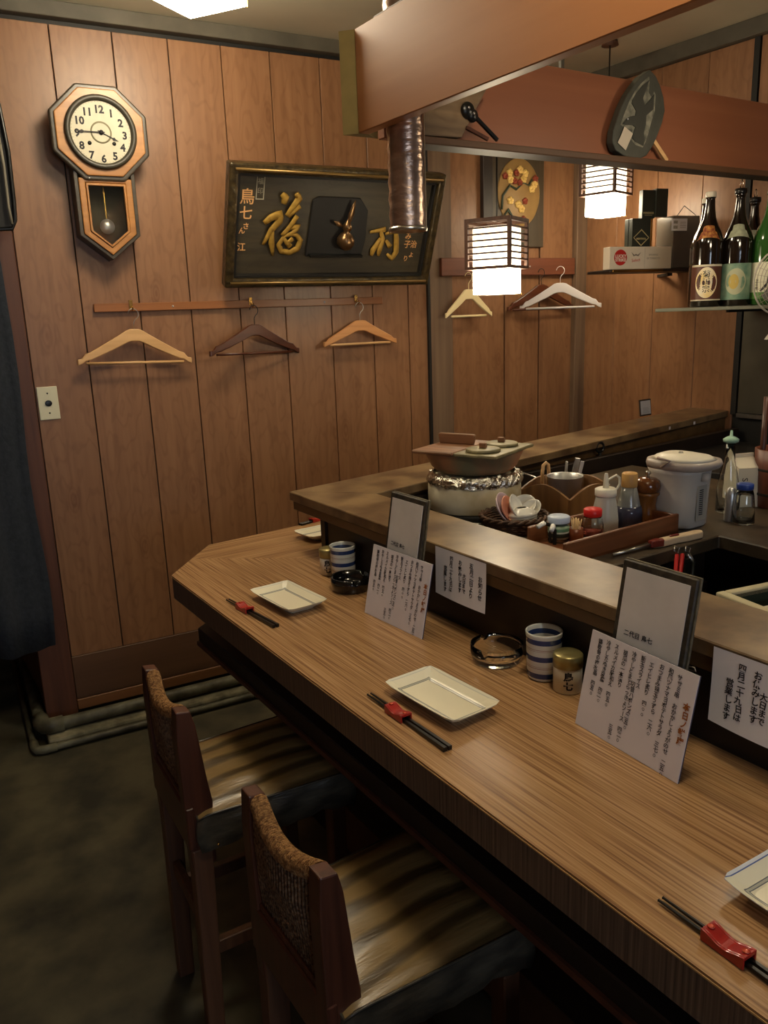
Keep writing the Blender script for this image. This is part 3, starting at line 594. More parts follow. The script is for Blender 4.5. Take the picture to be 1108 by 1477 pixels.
# wall outlet plate
uu, zz = wuv(65,582,.005)
wp = thing('wall_outlet', 'cream wall outlet plate with a dark socket on the left of the panelled wall', 'outlet', wpt(uu+.012,zz,0), WB)
MB().box((-.035,-.006,-.06),(.035,-.0005,.06)).build('plate', mat('cream_plastic_plate', rgb(214,210,184), .4), wp, .002, 2)
MB().lathe([(.011,.006),(.011,.009),(.008,.0095)], 18, RX, sx=1.1).build('socket', M_BLACKP, wp)
for s_ in (-1,1): MB().lathe([(.003,.006),(.003,.0075)], 10, Matrix.Translation((0,0,s_*.036))@RX).build('screw_head', M_DARKB, wp)

# ------------------------------------------------------------------ doorway curtain at left and black strap frame
cr = atp(88,934,(0,3.02,0),V(0,1,0)); cv = MB(); n_ = 60; x1 = .46; x0_ = -.75; vs = []
for j in range(14):
    z = .41+(2.02-.41)*j/13
    for i in range(n_+1):
        q = i/n_; x = x1+(x0_-x1)*q + .012*math.sin(j*.9+q*9)*(1-j/13); y = 3.0+.022*math.sin(q*34)+.010*math.sin(q*71+1)+.006*math.sin(j*.7+q*20)
        vs.append((x-x1,y-3.0,z-.4-(.012*math.sin(q*21) if j==0 else 0)))
cv.add(vs, [(j*(n_+1)+i,j*(n_+1)+i+1,(j+1)*(n_+1)+i+1,(j+1)*(n_+1)+i) for j in range(13) for i in range(n_)], smooth=True)
cu2 = thing('door_curtain', 'dark navy cloth curtain hanging in the doorway at the left edge', 'curtain', (x1,3.0,.4))
cv.build('cloth', mat('navy_cloth', rgb(40,46,56), .9, noise=.3, nscale=60, bump=.3), cu2, solid=.003)
MB().tube([(.03,.0,1.63),(-1.25,.0,1.63)], .012, 10).build('curtain_rod', M_DARK, cu2)
hb = thing('strapped_frame', 'black framed object with a grey strap hanging at the far left edge', 'frame', wpt(0,1.9,.10), WB)
def hbp(px, py, o_=0.): u_, z_ = wuv(px, py, .10); return (u_, o_, z_-1.9)
pts = [hbp(-90,60),hbp(-30,110),hbp(-2,150),hbp(12,220),hbp(20,290),hbp(22,318),hbp(18,330),hbp(-90,334)]
MB().tube(pts, .007, 8).build('frame_tube', M_BLACKP, hb)
MB().tube([hbp(-4,190,-.012),hbp(5,240,-.012),hbp(12,300,-.012),hbp(17,324,-.012)], .005, 8).build('strap', mat('grey_strap', rgb(120,114,100), .6), hb)
MB().slab([(p[0]-.006,p[2]) for p in pts[1:7]]+[(pts[0][0],pts[7][2]),(pts[0][0],pts[0][2])],.004,.008).build('backing', M_DARKB, hb)

# ------------------------------------------------------------------ bar stools
M_SW = wood('stool_wood', rgb(92,52,36), rgb(62,34,24), None, 'Z', 2, .36, bump=.05)
M_LEG = wood('stool_leg_wood', rgb(104,70,48), rgb(72,46,32), None, 'Z', 2, .5)
def leather():
    m = bpy.data.materials.new('striped_vinyl'); m.use_nodes = True; nt = m.node_tree; b = nt.nodes['Principled BSDF']; N = nt.nodes.new; Lk = nt.links.new
    tc = N('ShaderNodeTexCoord'); wv = N('ShaderNodeTexWave'); wv.bands_direction = 'Y'; wv.inputs['Scale'].default_value = 3.9; wv.inputs['Distortion'].default_value = 2.6; wv.inputs['Detail'].default_value = 1.5; wv.inputs['Detail Scale'].default_value = 1.
    mp = N('ShaderNodeMapping'); mp.inputs['Scale'].default_value = (1.2,1.35,0); mp.inputs['Rotation'].default_value = (0,0,-.12); Lk(tc.outputs['Object'], mp.inputs[0]); Lk(mp.outputs[0], wv.inputs['Vector'])
    rp = N('ShaderNodeValToRGB'); rp.color_ramp.elements[0].position = .1; rp.color_ramp.elements[0].color = rgb(80,63,37); rp.color_ramp.elements[1].position = .55; rp.color_ramp.elements[1].color = rgb(136,111,70)
    Lk(wv.outputs['Fac'], rp.inputs[0]); Lk(rp.outputs[0], b.inputs['Base Color']); b.inputs['Roughness'].default_value = .3
    n1 = N('ShaderNodeTexNoise'); n1.inputs['Scale'].default_value = 60; mp2 = N('ShaderNodeMapping'); mp2.inputs['Scale'].default_value = (.35,2,1); Lk(tc.outputs['Object'], mp2.inputs[0]); Lk(mp2.outputs[0], n1.inputs['Vector'])
    ad = N('ShaderNodeMath'); ad.operation = 'ADD'; Lk(n1.outputs['Fac'], ad.inputs[0]); Lk(wv.outputs['Fac'], ad.inputs[1])
    bp = N('ShaderNodeBump'); bp.inputs['Strength'].default_value = .25; bp.inputs['Distance'].default_value = .004; Lk(ad.outputs[0], bp.inputs['Height']); Lk(bp.outputs[0], b.inputs['Normal']); return m
M_VINYL = leather(); M_VSIDE = mat('dark_vinyl_side', rgb(82,76,64), .3, noise=.4, nscale=14, bump=.4, col2=rgb(54,50,44), stretch=(1,1,2.5))
M_ROPE = mat('woven_rope', rgb(176,132,80), .8, noise=.4, nscale=160, bump=.8, col2=rgb(112,76,42)); M_ROPED = mat('woven_rope_strands', rgb(140,112,84), .8, noise=.4, nscale=180, bump=.8, col2=rgb(70,50,36))
def make_stool(label):
    """origin on the floor under the middle of the back; the back stands at x = 0, the seat runs to +x"""
    t = thing('bar_stool', label, 'stool', (0,0,0), 0, 'bar stools along the counter')
    hy = .135; pw = .034; D = .33; HT = .585
    for s_ in (-1,1):
        yc = s_*(hy-pw/2)
        leg = MB(); leg.add([(-.022,yc-.016,0),(.014,yc-.016,0),(.014,yc+.016,0),(-.022,yc+.016,0),(-.018,yc-.019,.5),(.024,yc-.019,.5),(.024,yc+.019,.5),(-.018,yc+.019,.5)],[(3,2,1,0),(4,5,6,7),(0,1,5,4),(1,2,6,5),(2,3,7,6),(3,0,4,7)]); leg.build('leg', M_LEG, t, .002)
        # back post: side outline, wider at the seat and narrowing upward
        po = [(-.020,.46),(.030,.46),(.034,.60),(.026,.66),(.014,.775),(.006,.808),(-.022,.812),(-.026,.75),(-.024,.60)]
        MB().slab(po, yc-pw/2, yc+pw/2).build('back_post', M_SW, t, .003, 2)
        MB().box((D-.045,s_*(hy+.008)-.018,0),(D-.010,s_*(hy+.008)+.018,.50)).build('leg', M_LEG, t, .003)
        MB().box((.01,s_*(hy-.017)-.010,.23),(D-.045,s_*(hy-.017)+.010,.262)).build('stretcher', M_LEG, t, .002)
    MB().box((D-.036,-hy+.01,.17),(D-.018,hy-.01,.20)).build('stretcher', M_LEG, t, .002)
    MB().box((-.010,-hy+.034,.29),(.008,hy-.034,.325)).build('stretcher', M_LEG, t, .002)
    MB().box((-.024,-hy-.002,.505),(-.006,hy+.002,.60)).build('seat_rail', M_SW, t, .003)
    # seat cushion
    n_ = 16; top = []; 
    def Tn(q, s): return max(0,1-abs(2*q-1)**s)
    mb = MB(); vs = []; nx, ny = 18, 18
    for i in range(nx+1):
        for j in range(ny+1):
            qx, qy = i/nx, j/ny; x = -.002+(D+.012)*qx; wid = (.145+.018*qx); y = -wid+2*wid*qy
            z = HT + .012*Tn(qx,4)*Tn(qy,4) + .0022*math.sin(qy*23+qx*3)*Tn(qx,3)*Tn(qy,6) - .010*max(0,abs(2*qy-1)-.9)*10*.6 - .01*max(0,abs(2*qx-1)-.9)*6
            vs.append((x,y,z))
    mb.add(vs, [(i*(ny+1)+j,(i+1)*(ny+1)+j,(i+1)*(ny+1)+j+1,i*(ny+1)+j+1) for i in range(nx) for j in range(ny)], smooth=True)
    cs = mb.build('seat_cover', M_VINYL, t)
    rim = [vs[i*(ny+1)] for i in range(nx+1)]+[vs[nx*(ny+1)+j] for j in range(1,ny+1)]+[vs[i*(ny+1)+ny] for i in range(nx-1,-1,-1)]+[vs[j] for j in range(ny-1,0,-1)]
    sk_ = MB(); K = len(rim); rows = 5; vv = []
    for r in range(rows+1):
        q = r/rows
        for k, (x,y,z) in enumerate(rim):
            bul = .006*math.sin(q*PI)+.002*math.sin(k*1.3+r); cx_, cy_ = x-.165, y; l_ = math.hypot(cx_,cy_)
            vv.append((x+cx_/l_*bul, y+cy_/l_*bul, z-(.078+.004*math.sin(k*.8)+.003*math.sin(k*2.1))*q))
    sk_.add(vv, [(r*K+k,r*K+(k+1)%K,(r+1)*K+(k+1)%K,(r+1)*K+k)[::-1] for r in range(rows) for k in range(K)], smooth=True)
    sk_.build('seat_side', M_VSIDE, t)
    MB().tube([p for p in rim], .0028, 6, closed=True).build('piping', M_VSIDE, t)
    MB().box((.0,-.13,.505),(D-.01,.13,.56)).build('seat_board', M_DARK, t)
    # woven back: wrapped top roll (dips in the middle) and separate hanging strands
    P = []
    for i in range(15):
        q = i/14; y = -hy+pw+(2*hy-2*pw)*q; P.append((-.006-.010*math.sin(q*PI), y, .795-.022*math.sin(q*PI)))
    rl = MB().tube(P, .0135, 12); 
    for i in range(46):
        q = (i+.5)/46; y = -hy+pw+(2*hy-2*pw)*q; x = -.006-.010*math.sin(q*PI); z = .795-.022*math.sin(q*PI)
        rl.tube([(x+.0142*math.cos(a), y+.0016*math.sin(a*1.), z+.0142*math.sin(a)) for a in [k*PI/5 for k in range(10)]], .0024, 5, closed=True)
    rl.build('rope_roll', M_ROPE, t)
    for i in range(22):
        q = (i+.5)/22; y = -hy+pw+.001+(2*hy-2*pw-.002)*q; x0 = -.006-.010*math.sin(q*PI); zt = .785-.022*math.sin(q*PI)
        MB().tube([(x0-.010,y,zt),(x0-.012,y,zt-.05),(-.016,y,.66),(-.012,y,.605)], .0034, 6).build('strand', M_ROPED, t)
    ba = MB(); 
    for i in range(10): ba.tube([(-.004,-hy+pw,.62+.016*i),(-.014-.006*math.sin(i),0,.618+.0155*i),(-.004,hy-pw,.62+.016*i)], .0022, 5)
    ba.build('cross_weave', M_ROPED, t)
    MB().box((-.020,-hy+pw,.585),(-.004,hy-pw,.612)).build('lower_back_rail', M_SW, t, .002)
    for s_ in (-1,1): MB().lathe([(.001,.004),(.003,.003),(.003,0)], 8, Matrix.Translation((.03,s_*.158,.515))@Matrix.Rotation(-s_*PI/2,4,'X')).build('stud', M_BRASS, t)
    return t
s1 = make_stool('far bar stool with striped olive seat and woven rope back, nearer the wall'); s1.location = (.445,1.565,0); s1.rotation_euler = (0,0,-.05)
s2 = dup(s1, V(.44,.985,0), .0, 'near bar stool with striped olive seat and rope back, at the picture bottom')
s3 = dup(s1, V(.44,.36,0), .03, 'bar stool nearest the camera, at the open end of the counter')

# ------------------------------------------------------------------ table settings
def plate_mat(nm_='plate_glaze', bl=rgb(206,204,190), ln=rgb(112,114,112), wh=rgb(230,226,206)):
    m = bpy.data.materials.new(nm_); m.use_nodes = True; nt = m.node_tree; b = nt.nodes['Principled BSDF']; N = nt.nodes.new; Lk = nt.links.new
    tc = N('ShaderNodeTexCoord'); sp = N('ShaderNodeSeparateXYZ'); Lk(tc.outputs['Object'], sp.inputs[0])
    def mth(op, a, bb=None):
        n_ = N('ShaderNodeMath'); n_.operation = op
        for i, q in enumerate((a, bb)):
            if q is None: continue
            if isinstance(q, (int,float)): n_.inputs[i].default_value = q
            else: Lk(q, n_.inputs[i])
        return n_.outputs[0]
    d = mth('MAXIMUM', mth('SUBTRACT', mth('ABSOLUTE', sp.outputs[0]), .0985), mth('SUBTRACT', mth('ABSOLUTE', sp.outputs[1]), .0565))
    r = N('ShaderNodeValToRGB'); r.color_ramp.interpolation = 'CONSTANT'
    mp = N('ShaderNodeMapRange'); mp.inputs['From Min'].default_value = -.06; mp.inputs['From Max'].default_value = 0; Lk(d, mp.inputs['Value']); Lk(mp.outputs[0], r.inputs[0])
    E_ = r.color_ramp.elements; cr_ = rgb(234,228,204)
    E_[0].position = 0; E_[0].color = cr_; E_[1].position = .58; E_[1].color = ln
    for p_, c_ in ((.60,rgb(176,176,164)),(.645,ln),(.665,cr_),(.925,bl),(.945,wh)):
        q = E_.new(p_); q.color = c_
    Lk(r.outputs[0], b.inputs['Base Color']); b.inputs['Roughness'].default_value = .32; b.inputs['Coat Weight'].default_value = .0; return m
M_PLATE = plate_mat()
def make_plate(label):
    t = thing('rectangular_plate', label, 'plate', (0,0,0), 0, 'cream plates along the counter')
    A, B = .0985, .0565; mb = MB(); rings = [(.0,.0,.0),(.060,.030,.0062),(.071,.033,.0064),(.080,.040,.009),(.092,.051,.0165),(A,B,.021),(A-.001,B-.001,.0195),(.090,.049,.013),(.074,.037,.0045),(.070,.034,.0)]
    vs = []; K = 40
    for a, b_, z in rings[1:]:
        for k in range(K):
            th = 2*PI*k/K; c, s_ = math.cos(th), math.sin(th); p_ = 12
            rr = (abs(c)**p_+abs(s_)**p_)**(-1/p_); x, y = a*c*rr, b_*s_*rr
            lift = .0022*(abs(x)/A)**4*(abs(y)/B)**4 if z > .012 else 0
            vs.append((x,y,z+lift))
    n_ = len(rings)-1; fs = [(r*K+k,r*K+(k+1)%K,(r+1)*K+(k+1)%K,(r+1)*K+k)[::-1] for r in range(n_-1) for k in range(K)]
    # spread corner sampling
    fs += [tuple(range(K)), tuple((n_-1)*K+k for k in range(K))[::-1]]
    mb.add(vs, fs, smooth=False); mb.build('dish', M_PLATE, t)
    MB().box((-.045,-.022,-.0),(.045,.022,.003)).build('foot', M_CER, t)
    return t
def cm(*ps):
    q = V(0,0,0)
    for p in ps: q += p
    return q/len(ps)
c2 = cm(*[atz(px,py,HC+.018) for px,py in ((557,982),(630,962),(721,1020),(643,1045))]); c2.z = HC+.0005
c1 = cm(*[atz(px,py,HC+.018) for px,py in ((362,851),(411,839),(472,866),(419,885))]); c1.z = HC+.0005
q0 = atz(1037,1271,HC+.02); c3 = V(q0.x+.055,q0.y-.098,HC+.0005)
c4 = atz(474,767,HC+.01); c4.z = HC+.0005
pl = make_plate('cream rectangular plate in the middle of the counter, between card and stool'); pl.location = c2; pl.rotation_euler = (0,0,PI/2+.05)
dup(pl, c1, PI/2+.06, 'cream rectangular plate nearest the chamfered end of the counter')
pl3 = dup(pl, c3, PI/2-.04, 'cream plate with blue rim line cut off at the right edge of the picture')
M_PLB = plate_mat('blue_lined_glaze', rgb(84,104,160), rgb(92,98,108), rgb(222,224,226))
for ch in pl3.children:
    if ch.name.startswith('dish'): ch.data = ch.data.copy(); ch.data.materials[0] = M_PLB
dup(pl, c4, .09, 'cream plate partly hidden behind the dark riser at the far side of the bar')
def wave(n_=18, L_=.052, hb=.0115, amp=.003): return [(-L_/2+L_*i/n_, hb+amp*math.cos(2*PI*i/n_)) for i in range(n_+1)]
def make_rest(label):
    t = thing('chopstick_rest', label, 'chopstick rest', (0,0,0), 0, 'red chopstick rests')
    w_ = wave(); out = w_+[(.026,.0),(-.026,.0)]; roof = w_+[(x,z-.0045) for x,z in w_[::-1]]
    MB().slab(out,-.0115,-.0085).slab(out,.0085,.0115).slab(roof,-.0085,.0085).build('block', M_RED, t, .0008, 2)
    for s_ in (-1,1): MB().lathe([(.0035,.0144),(.0042,.0152),(.002,.0158)], 12, Matrix.Translation((s_*.021,0,0))).build('dot', mat('red_dot', rgb(206,80,56), .2), t)
    return t
def make_stick(label, group='black chopsticks'):
    mb = MB(); secs = ((-.115,.0026),(-.06,.0036),(0,.0046),(.12,.0072)); vs = []
    for x, s_ in secs: vs += [(x,-s_/2,-s_/2),(x,s_/2,-s_/2),(x,s_/2,s_/2),(x,-s_/2,s_/2)]
    fs = [(0,3,2,1)[::-1],(12,13,14,15)]+[(4*k+i,4*k+(i+1)%4,4*k+4+(i+1)%4,4*k+4+i)[::1] for k in range(3) for i in range(4)]
    mb.add(vs, fs); o = mb.build('chopstick', M_BLACKP, None, .0004); return tag(o, label, 'chopstick', group)
def setting(tip, end, restc, lab, first=[None,None]):
    d = (end-tip); L_ = d.length; ang = math.atan2(d.y,d.x); ux = V(math.cos(ang),math.sin(ang),0); uy = V(-math.sin(ang),math.cos(ang),0)
    mid = tip+ux*.115
    rloc = tip + ux*((restc-tip).dot(ux)); rloc.z = HC+.0003
    if first[0] is None: first[0] = make_rest('wavy '+lab.replace('red rest','red chopstick rest'))
    else: dup(first[0], rloc, ang, 'wavy '+lab.replace('red rest','red chopstick rest')); 
    if first[1] is None: first[0].location = rloc; first[0].rotation_euler = (0,0,ang); first[1] = 1
    for s_, nm_ in ((-1,'left'),(1,'right')):
        o = make_stick(('near' if s_ < 0 else 'far')+' black chopstick of the pair in the '+lab.strip(','))
        o.location = mid+uy*s_*.0042+V(0,0,HC+.0042-mid.z); o.rotation_euler = (0,0,ang+s_*.004)
setting(atz(533,1004,HC), atz(643,1081,HC), atz(568,1029,HC+.008), 'red rest beside the second plate')
setting(atz(329,867,HC), atz(394,903,HC), atz(349,877,HC+.008), 'red rest nearest the chamfered counter end')
t3 = atz(953,1301,HC); e3 = atz(1080,1393,HC); setting(t3, t3+(e3-t3).normalized()*.235, atz(1044,1368,HC+.006), 'red rest at the lower right edge')
t4 = atz(505,738,HC); e4 = atz(406,766,HC); setting(t4, t4+(e4-t4).normalized()*.235, atz(470,751,HC+.008), 'red rest beyond the dark riser')

# ------------------------------------------------------------------ menu cards, menus and notices on the counter
COLS = ['ササミ串 おかかしょうがのせ 二五〇','和風ツナマヨポテトサラダ 三七〇','おつまみ味玉うずら 二六〇','エイヒレ炙り 四〇〇','新玉スライス','冷やしとまとらっきょソース 四二〇','胡瓜の一本漬り       三五〇','スルメイカ肝和え 四五〇','冷やしたぬき豆腐 四二〇','鶏軟骨の梅水晶 四五〇']
def make_card(label):
    """handwritten menu card, origin at the middle of its foot, faces local -y"""
    t = thing('menu_card', label, 'menu card', (0,0,0), 0)
    w_, h_ = .212, .162
    MB().box((-w_/2,0,0),(w_/2,.0015,h_)).build('sheet', M_CARD, t)
    MB().box((-w_/2,.0017,0),(w_/2,.004,h_)).build('backing', mat('dark_backing', rgb(58,54,70), .5), t)
    st = MB().add([(-.02,.005,0),(.02,.005,0),(.02,.005,.11),(-.02,.005,.11),(-.02,.0065,0),(.02,.0065,0),(.02,.0065,.11),(-.02,.0065,.11)],[(0,1,2,3),(4,7,6,5),(0,4,5,1),(1,5,6,2),(2,6,7,3),(3,7,4,0)]); st.build('prop', M_DARKB, t)
    g = MB()
    # the columns start lower towards the right, as on the photographed card
    for i, c_ in enumerate(COLS):
        x = w_/2-.030-.0178*i; top_ = h_-.006-.0035*(i%3 == 0)
        write_col(g, c_, x, top_, .0094, .0087, -.0005, bold=.00014, jit=.08)
    write_col(g, '切昔ハポンズ二五〇', w_/2-.030-.0178*4.5, h_-.05, .0094, .0088, -.0005, bold=.00014, jit=.08)
    g.build('handwriting', M_INK, t)
    g = MB(); write_col(g, '本日ノ鮮度', w_/2-.010, h_-.045, .0125, .0128, -.0005, bold=.0004, jit=.05); g.build('title', M_INKO, t)
    return t
def place_leaning(t, a, b, lean):
    """a, b = left and right foot points on the counter"""
    d = b-a; t.location = (a+b)/2; t.location.z = HC+.0008; t.rotation_euler = (-lean,0,math.atan2(d.y,d.x))
ca = make_card('handwritten white menu card leaning at the far black-framed board'); place_leaning(ca, atz(527,884,HC), atz(607,922,HC), .21)
cb = dup(ca, label='handwritten white menu card leaning at the near black-framed board'); place_leaning(cb, atz(829,1043,HC), atz(978,1132,HC), .21)
def make_board(label):
    t = thing('menu_board', label, 'menu board', (0,0,0), 0); w_, h_ = .138, .282
    MB().box((-w_/2,0,0),(w_/2,.006,h_)).build('booklet', mat('black_worn_cover', rgb(34,30,27), .5, noise=.5, nscale=60, col2=rgb(74,66,52)), t, .002)
    MB().box((-w_/2+.010,-.0012,.012),(w_/2-.010,.0,h_-.012)).build('sheet', mat('clouded_sheet', rgb(214,208,204), .35, noise=.12, nscale=14), t)
    MB().box((-w_/2-.001,.0065,.001),(w_/2+.002,.0105,h_+.002)).build('booklet_back', mat('worn_grey_edge', rgb(112,102,80), .6, noise=.5, nscale=60), t, .001)
    g = MB(); write_row(g, '二代目 鳥七', -.018, .168, .0105, -.0018, bold=.0002); write_row(g, 'おすすめ', -.010, .128, .0105, -.0018, bold=.0002); g.build('handwriting', M_INK, t)
    MB().tube([(w_/2+.003,.008,.15),(w_/2+.014,.006,.152),(w_/2+.016,.007,.147),(w_/2+.003,.008,.145)], .0012, 6).build('clip', M_STEEL, t)
    return t
def board_at(t, tl, tr):
    a = atx(*tl, .982); b = atx(*tr, .982); m_ = (a+b)/2; d = b-a; t.rotation_euler = (-.17,0,math.atan2(d.y,d.x)); 
    t.location = (m_.x-.282*math.sin(.17), m_.y, HC+.001)
ba_ = make_board('tall black-framed menu booklet standing behind the far menu card'); board_at(ba_, (566,714), (614,727))
bb_ = dup(ba_, label='tall black-framed menu booklet standing behind the near menu card'); board_at(bb_, (902,815), (1004,845))
def notice(corners, label, cols, curl):
    pts = [atx(px,py,XS-.005) for px,py in corners]; tl, tr, br, bl = pts
    w_ = (tr-tl).length; h_ = ((tl-bl).length+(tr-br).length)/2
    t = thing('paper_notice', label, 'notice', (XS-.005,tl.y,tl.z), -PI/2)
    nx, ny = 12, 12; vs = []
    def P(qx, qy): return (w_*qx, -curl*(qy**2)*(.4+.6*qx)-.004*math.sin(qx*PI)*qy, -h_*qy)
    for j in range(ny+1):
        for i in range(nx+1): vs.append(P(i/nx, j/ny))
    mb = MB().add(vs, [(j*(nx+1)+i,(j+1)*(nx+1)+i,(j+1)*(nx+1)+i+1,j*(nx+1)+i+1) for j in range(ny) for i in range(nx)], smooth=True); mb.build('sheet', M_WHITE, t)
    g = MB()
    for c_, qx, qy, s_ in cols: write_col(g, c_, qx*w_, -qy*h_, s_, s_*.97, -.0, bold=.0003, jit=.08)
    for v in g.v: v.y = P(v.x/w_, -v.z/h_)[1]-.0007
    g.build('handwriting', M_INK, t)
    return t
TX = [('お知らせ',.90,.30,.0150),('五月二日より',.74,.10,.0145),('大日まで',.60,.36,.0125),('お休みします',.52,.12,.0135),('四月二十九日は',.34,.10,.0130),('営業します',.22,.34,.0135)]
notice(((628,787),(701,826),(693,884),(623,858)), 'small handwritten white notice taped to the raised shelf behind the far menu card', [(c,x,y,s*.9) for c,x,y,s in TX], .004)
notice(((1030,932),(1165,982),(1150,1088),(1008,1034)), 'large handwritten white notice taped to the raised shelf at the right edge', TX, .008)

# cups, tins and ashtrays
def make_cup(label):
    BL = rgb(38,56,104); WH = rgb(206,206,200); RR = rgb(150,120,116)
    t = thing('tea_cup', label, 'cup', (0,0,0), 0, 'blue and white striped tea cups')
    mb = zbands('striped_cup_glaze', [(0,WH),(.0065,BL),(.0165,WH),(.026,RR),(.027,WH),(.029,RR),(.030,WH),(.040,BL),(.050,WH),(.060,RR),(.061,WH),(.063,RR),(.064,WH),(.073,BL),(.083,WH)], .18, coat=.3)
    MB().lathe([(.022,0),(.029,.001),(.0315,.006),(.0325,.05),(.034,.088),(.0345,.0915),(.0330,.0925),(.0315,.090),(.030,.05),(.028,.010),(.001,.007)], 40, cap=False).build('cup_body', mb, t); return t
def make_tin(label):
    t = thing('spice_tin', label, 'tin', (0,0,0), 0, 'white spice tins')
    MB().lathe([(.024,0),(.026,.001),(.026,.052),(.025,.053)], 32).build('tin_body', mat('cream_tin', rgb(212,206,188), .35), t)
    MB().lathe([(.0268,.047),(.0268,.068),(.024,.071),(.001,.0715)], 32).build('lid', mat('olive_gold_lid', rgb(158,146,96), .3, metal=.6), t)
    g = MB(); write_col(g, '鳥七', 0, .042, .017, .018, -.0264, bold=.0008)
    for v in g.v: v.y = -math.sqrt(max(0,.0264**2-v.x**2))
    g.build('lettering', M_INK, t); return t
pc2 = atz(783,972,HC); pc2.z = HC+.0005; cp = make_cup('blue and white striped tea cup standing next to the glass ashtray'); cp.location = V(.994,1.020,HC+.0005)
pt2 = atz(813,989,HC)+V(.012,.022,0); pt2.z = HC+.0005; tn = make_tin('cream spice tin with olive lid in front of the striped cup'); tn.location = V(.990,.955,HC+.0005); tn.rotation_euler = (0,0,-.75)
pc1 = atz(519,833,HC)+V(.012,.025,0); pc1.z = HC+.0005; dup(cp, V(.992,1.762,HC+.0005), 0, 'blue and white striped tea cup behind the black ashtray')
pt1 = atz(509,836,HC)+V(-.004,.045,0); pt1.z = HC+.0005; dup(tn, V(.985,1.824,HC+.0005), -.75, 'cream spice tin tucked behind the far striped cup')
def ashtray(label, m_, R_, H_, name):
    t = thing(name, label, 'ashtray', (0,0,0), 0); mb = MB(); n_ = 96
    prof = [(.001,0),(R_*.86,0),(R_*.93,.004),(R_,H_*.55),(R_*.99,H_),(R_*.93,H_),(R_*.88,H_*.55),(R_*.80,.011),(R_*.70,.009),(.001,.009)]; vs = []
    for r, z in prof:
        for k in range(n_):
            th = 2*PI*k/n_; d_ = min(abs((th-o_+PI)%(2*PI)-PI) for o_ in (.3,.3+2*PI/3,.3+4*PI/3)); nt_ = max(0,1-(d_/.14)**2)**.5 if d_ < .14 else 0
            zz = z-(nt_*.011 if z > H_*.8 else 0); vs.append((r*math.cos(th),r*math.sin(th),zz))
    fs = [(j*n_+k,j*n_+(k+1)%n_,(j+1)*n_+(k+1)%n_,(j+1)*n_+k) for j in range(len(prof)-1) for k in range(n_)]
    mb.add(vs, fs, smooth=True).build('bowl', m_, t); return t
pa = atz(726,948,HC); pa.z = HC+.0006; as1 = ashtray('round clear glass ashtray with three notches beside the striped cup', mat('ashtray_glass', (.97,.98,.97,1), .02, trans=1., ior=1.33), .052, .036, 'glass_ashtray'); as1.location = V(.972,1.128,HC+.0006); as1.rotation_euler = (0,0,1.1)
pa = atz(532,846,HC); as2 = ashtray('round glossy black ashtray half behind the far menu card', mat('black_gloss', rgb(14,13,13), .08, coat=.6), .050, .036, 'black_ashtray'); as2.location = V(.962,1.676,HC+.0006)

# ------------------------------------------------------------------ copper pot on the white stove
sc_ = V(1.452,1.782,WT+.0005)
st = thing('round_stove', 'round white enamelled stove with a foil collar, carrying the copper pot', 'stove', sc_)
MB().lathe([(.127,0),(.131,.002),(.131,.020),(.129,.021)], 48).build('base_ring', M_DARKB, st)
MB().lathe([(.140,-.0002),(.140,.0025),(.131,.0028)], 48).build('base_plate', M_STEEL, st)
MB().lathe([(.130,.0215),(.1335,.024),(.1345,.06),(.1335,.112),(.128,.115)], 56).build('drum', mat('stained_white_enamel', rgb(216,208,182), .35, noise=.3, nscale=9, col2=rgb(176,158,120)), st)
fo = MB(); vs = []; n_ = 90
for j, (r, z) in enumerate(((.136,.096),(.139,.106),(.137,.116),(.129,.124),(.118,.127))):
    for k in range(n_): a_ = 2*PI*k/n_; rr = r+random.uniform(-.003,.003); vs.append((rr*math.cos(a_),rr*math.sin(a_),z+random.uniform(-.003,.003)))
fo.add(vs, [(j*n_+k,j*n_+(k+1)%n_,(j+1)*n_+(k+1)%n_,(j+1)*n_+k) for j in range(4) for k in range(n_)]).build('foil_collar', M_FOIL, st)
pang = math.atan2(-.93,.38)
pt = thing('copper_pot', 'tarnished copper pot with wooden lid boards sitting on the round stove', 'pot', sc_+V(.0,.0,.125), pang); pt.scale = (.89,.89,.95)
M_COP = mat('tarnished_copper', rgb(190,116,72), .42, metal=.1, noise=.6, nscale=5, bump=.08, col2=rgb(104,100,78), stretch=(1,1,.4))
def sup(a_, b_, z, p_=4., K=48): return [((abs(math.cos(t_))**p_+abs(math.sin(t_))**p_)**(-1/p_)*a_*math.cos(t_),(abs(math.cos(t_))**p_+abs(math.sin(t_))**p_)**(-1/p_)*b_*math.sin(t_),z) for t_ in [2*PI*k/K for k in range(K)]]
vs = []; R6 = [(.108,.100,.002,2.2),(.122,.112,.006,2.3),(.134,.121,.020,2.5),(.142,.126,.043,2.8),(.146,.129,.058,3.2),(.148,.131,.062,3.4),(.142,.125,.063,3.4)]
for a_, b_, z, p_ in R6: vs += sup(a_,b_,z,p_)
fs = [(j*48+k,j*48+(k+1)%48,(j+1)*48+(k+1)%48,(j+1)*48+k) for j in range(6) for k in range(48)]+[tuple(range(48))[::-1], tuple(6*48+k for k in range(48))]
MB().add(vs, fs, smooth=True).build('pot_body', M_COP, pt)
M_LID = wood('lid_wood', rgb(150,104,70), rgb(98,64,42), None, 'X', 1.5, .55); M_TILE = mat('pale_stone_tile', rgb(150,138,100), .5, noise=.4, nscale=16, bump=.2, col2=rgb(104,96,66))
ld = MB().box((-.152,-.138,.064),(-.002,.125,.074)).build('lid_board', M_LID, pt, .003)
MB().slab([(-.140,.0745),(-.146,.102),(-.140,.106),(-.012,.106),(-.008,.100),(-.016,.0745)],.018,.034).build('lid_handle', M_LID, ld, .003, 2)
MB().box((.002,-.138,.064),(.150,.128,.073)).build('tile_plate', M_TILE, pt, .002)
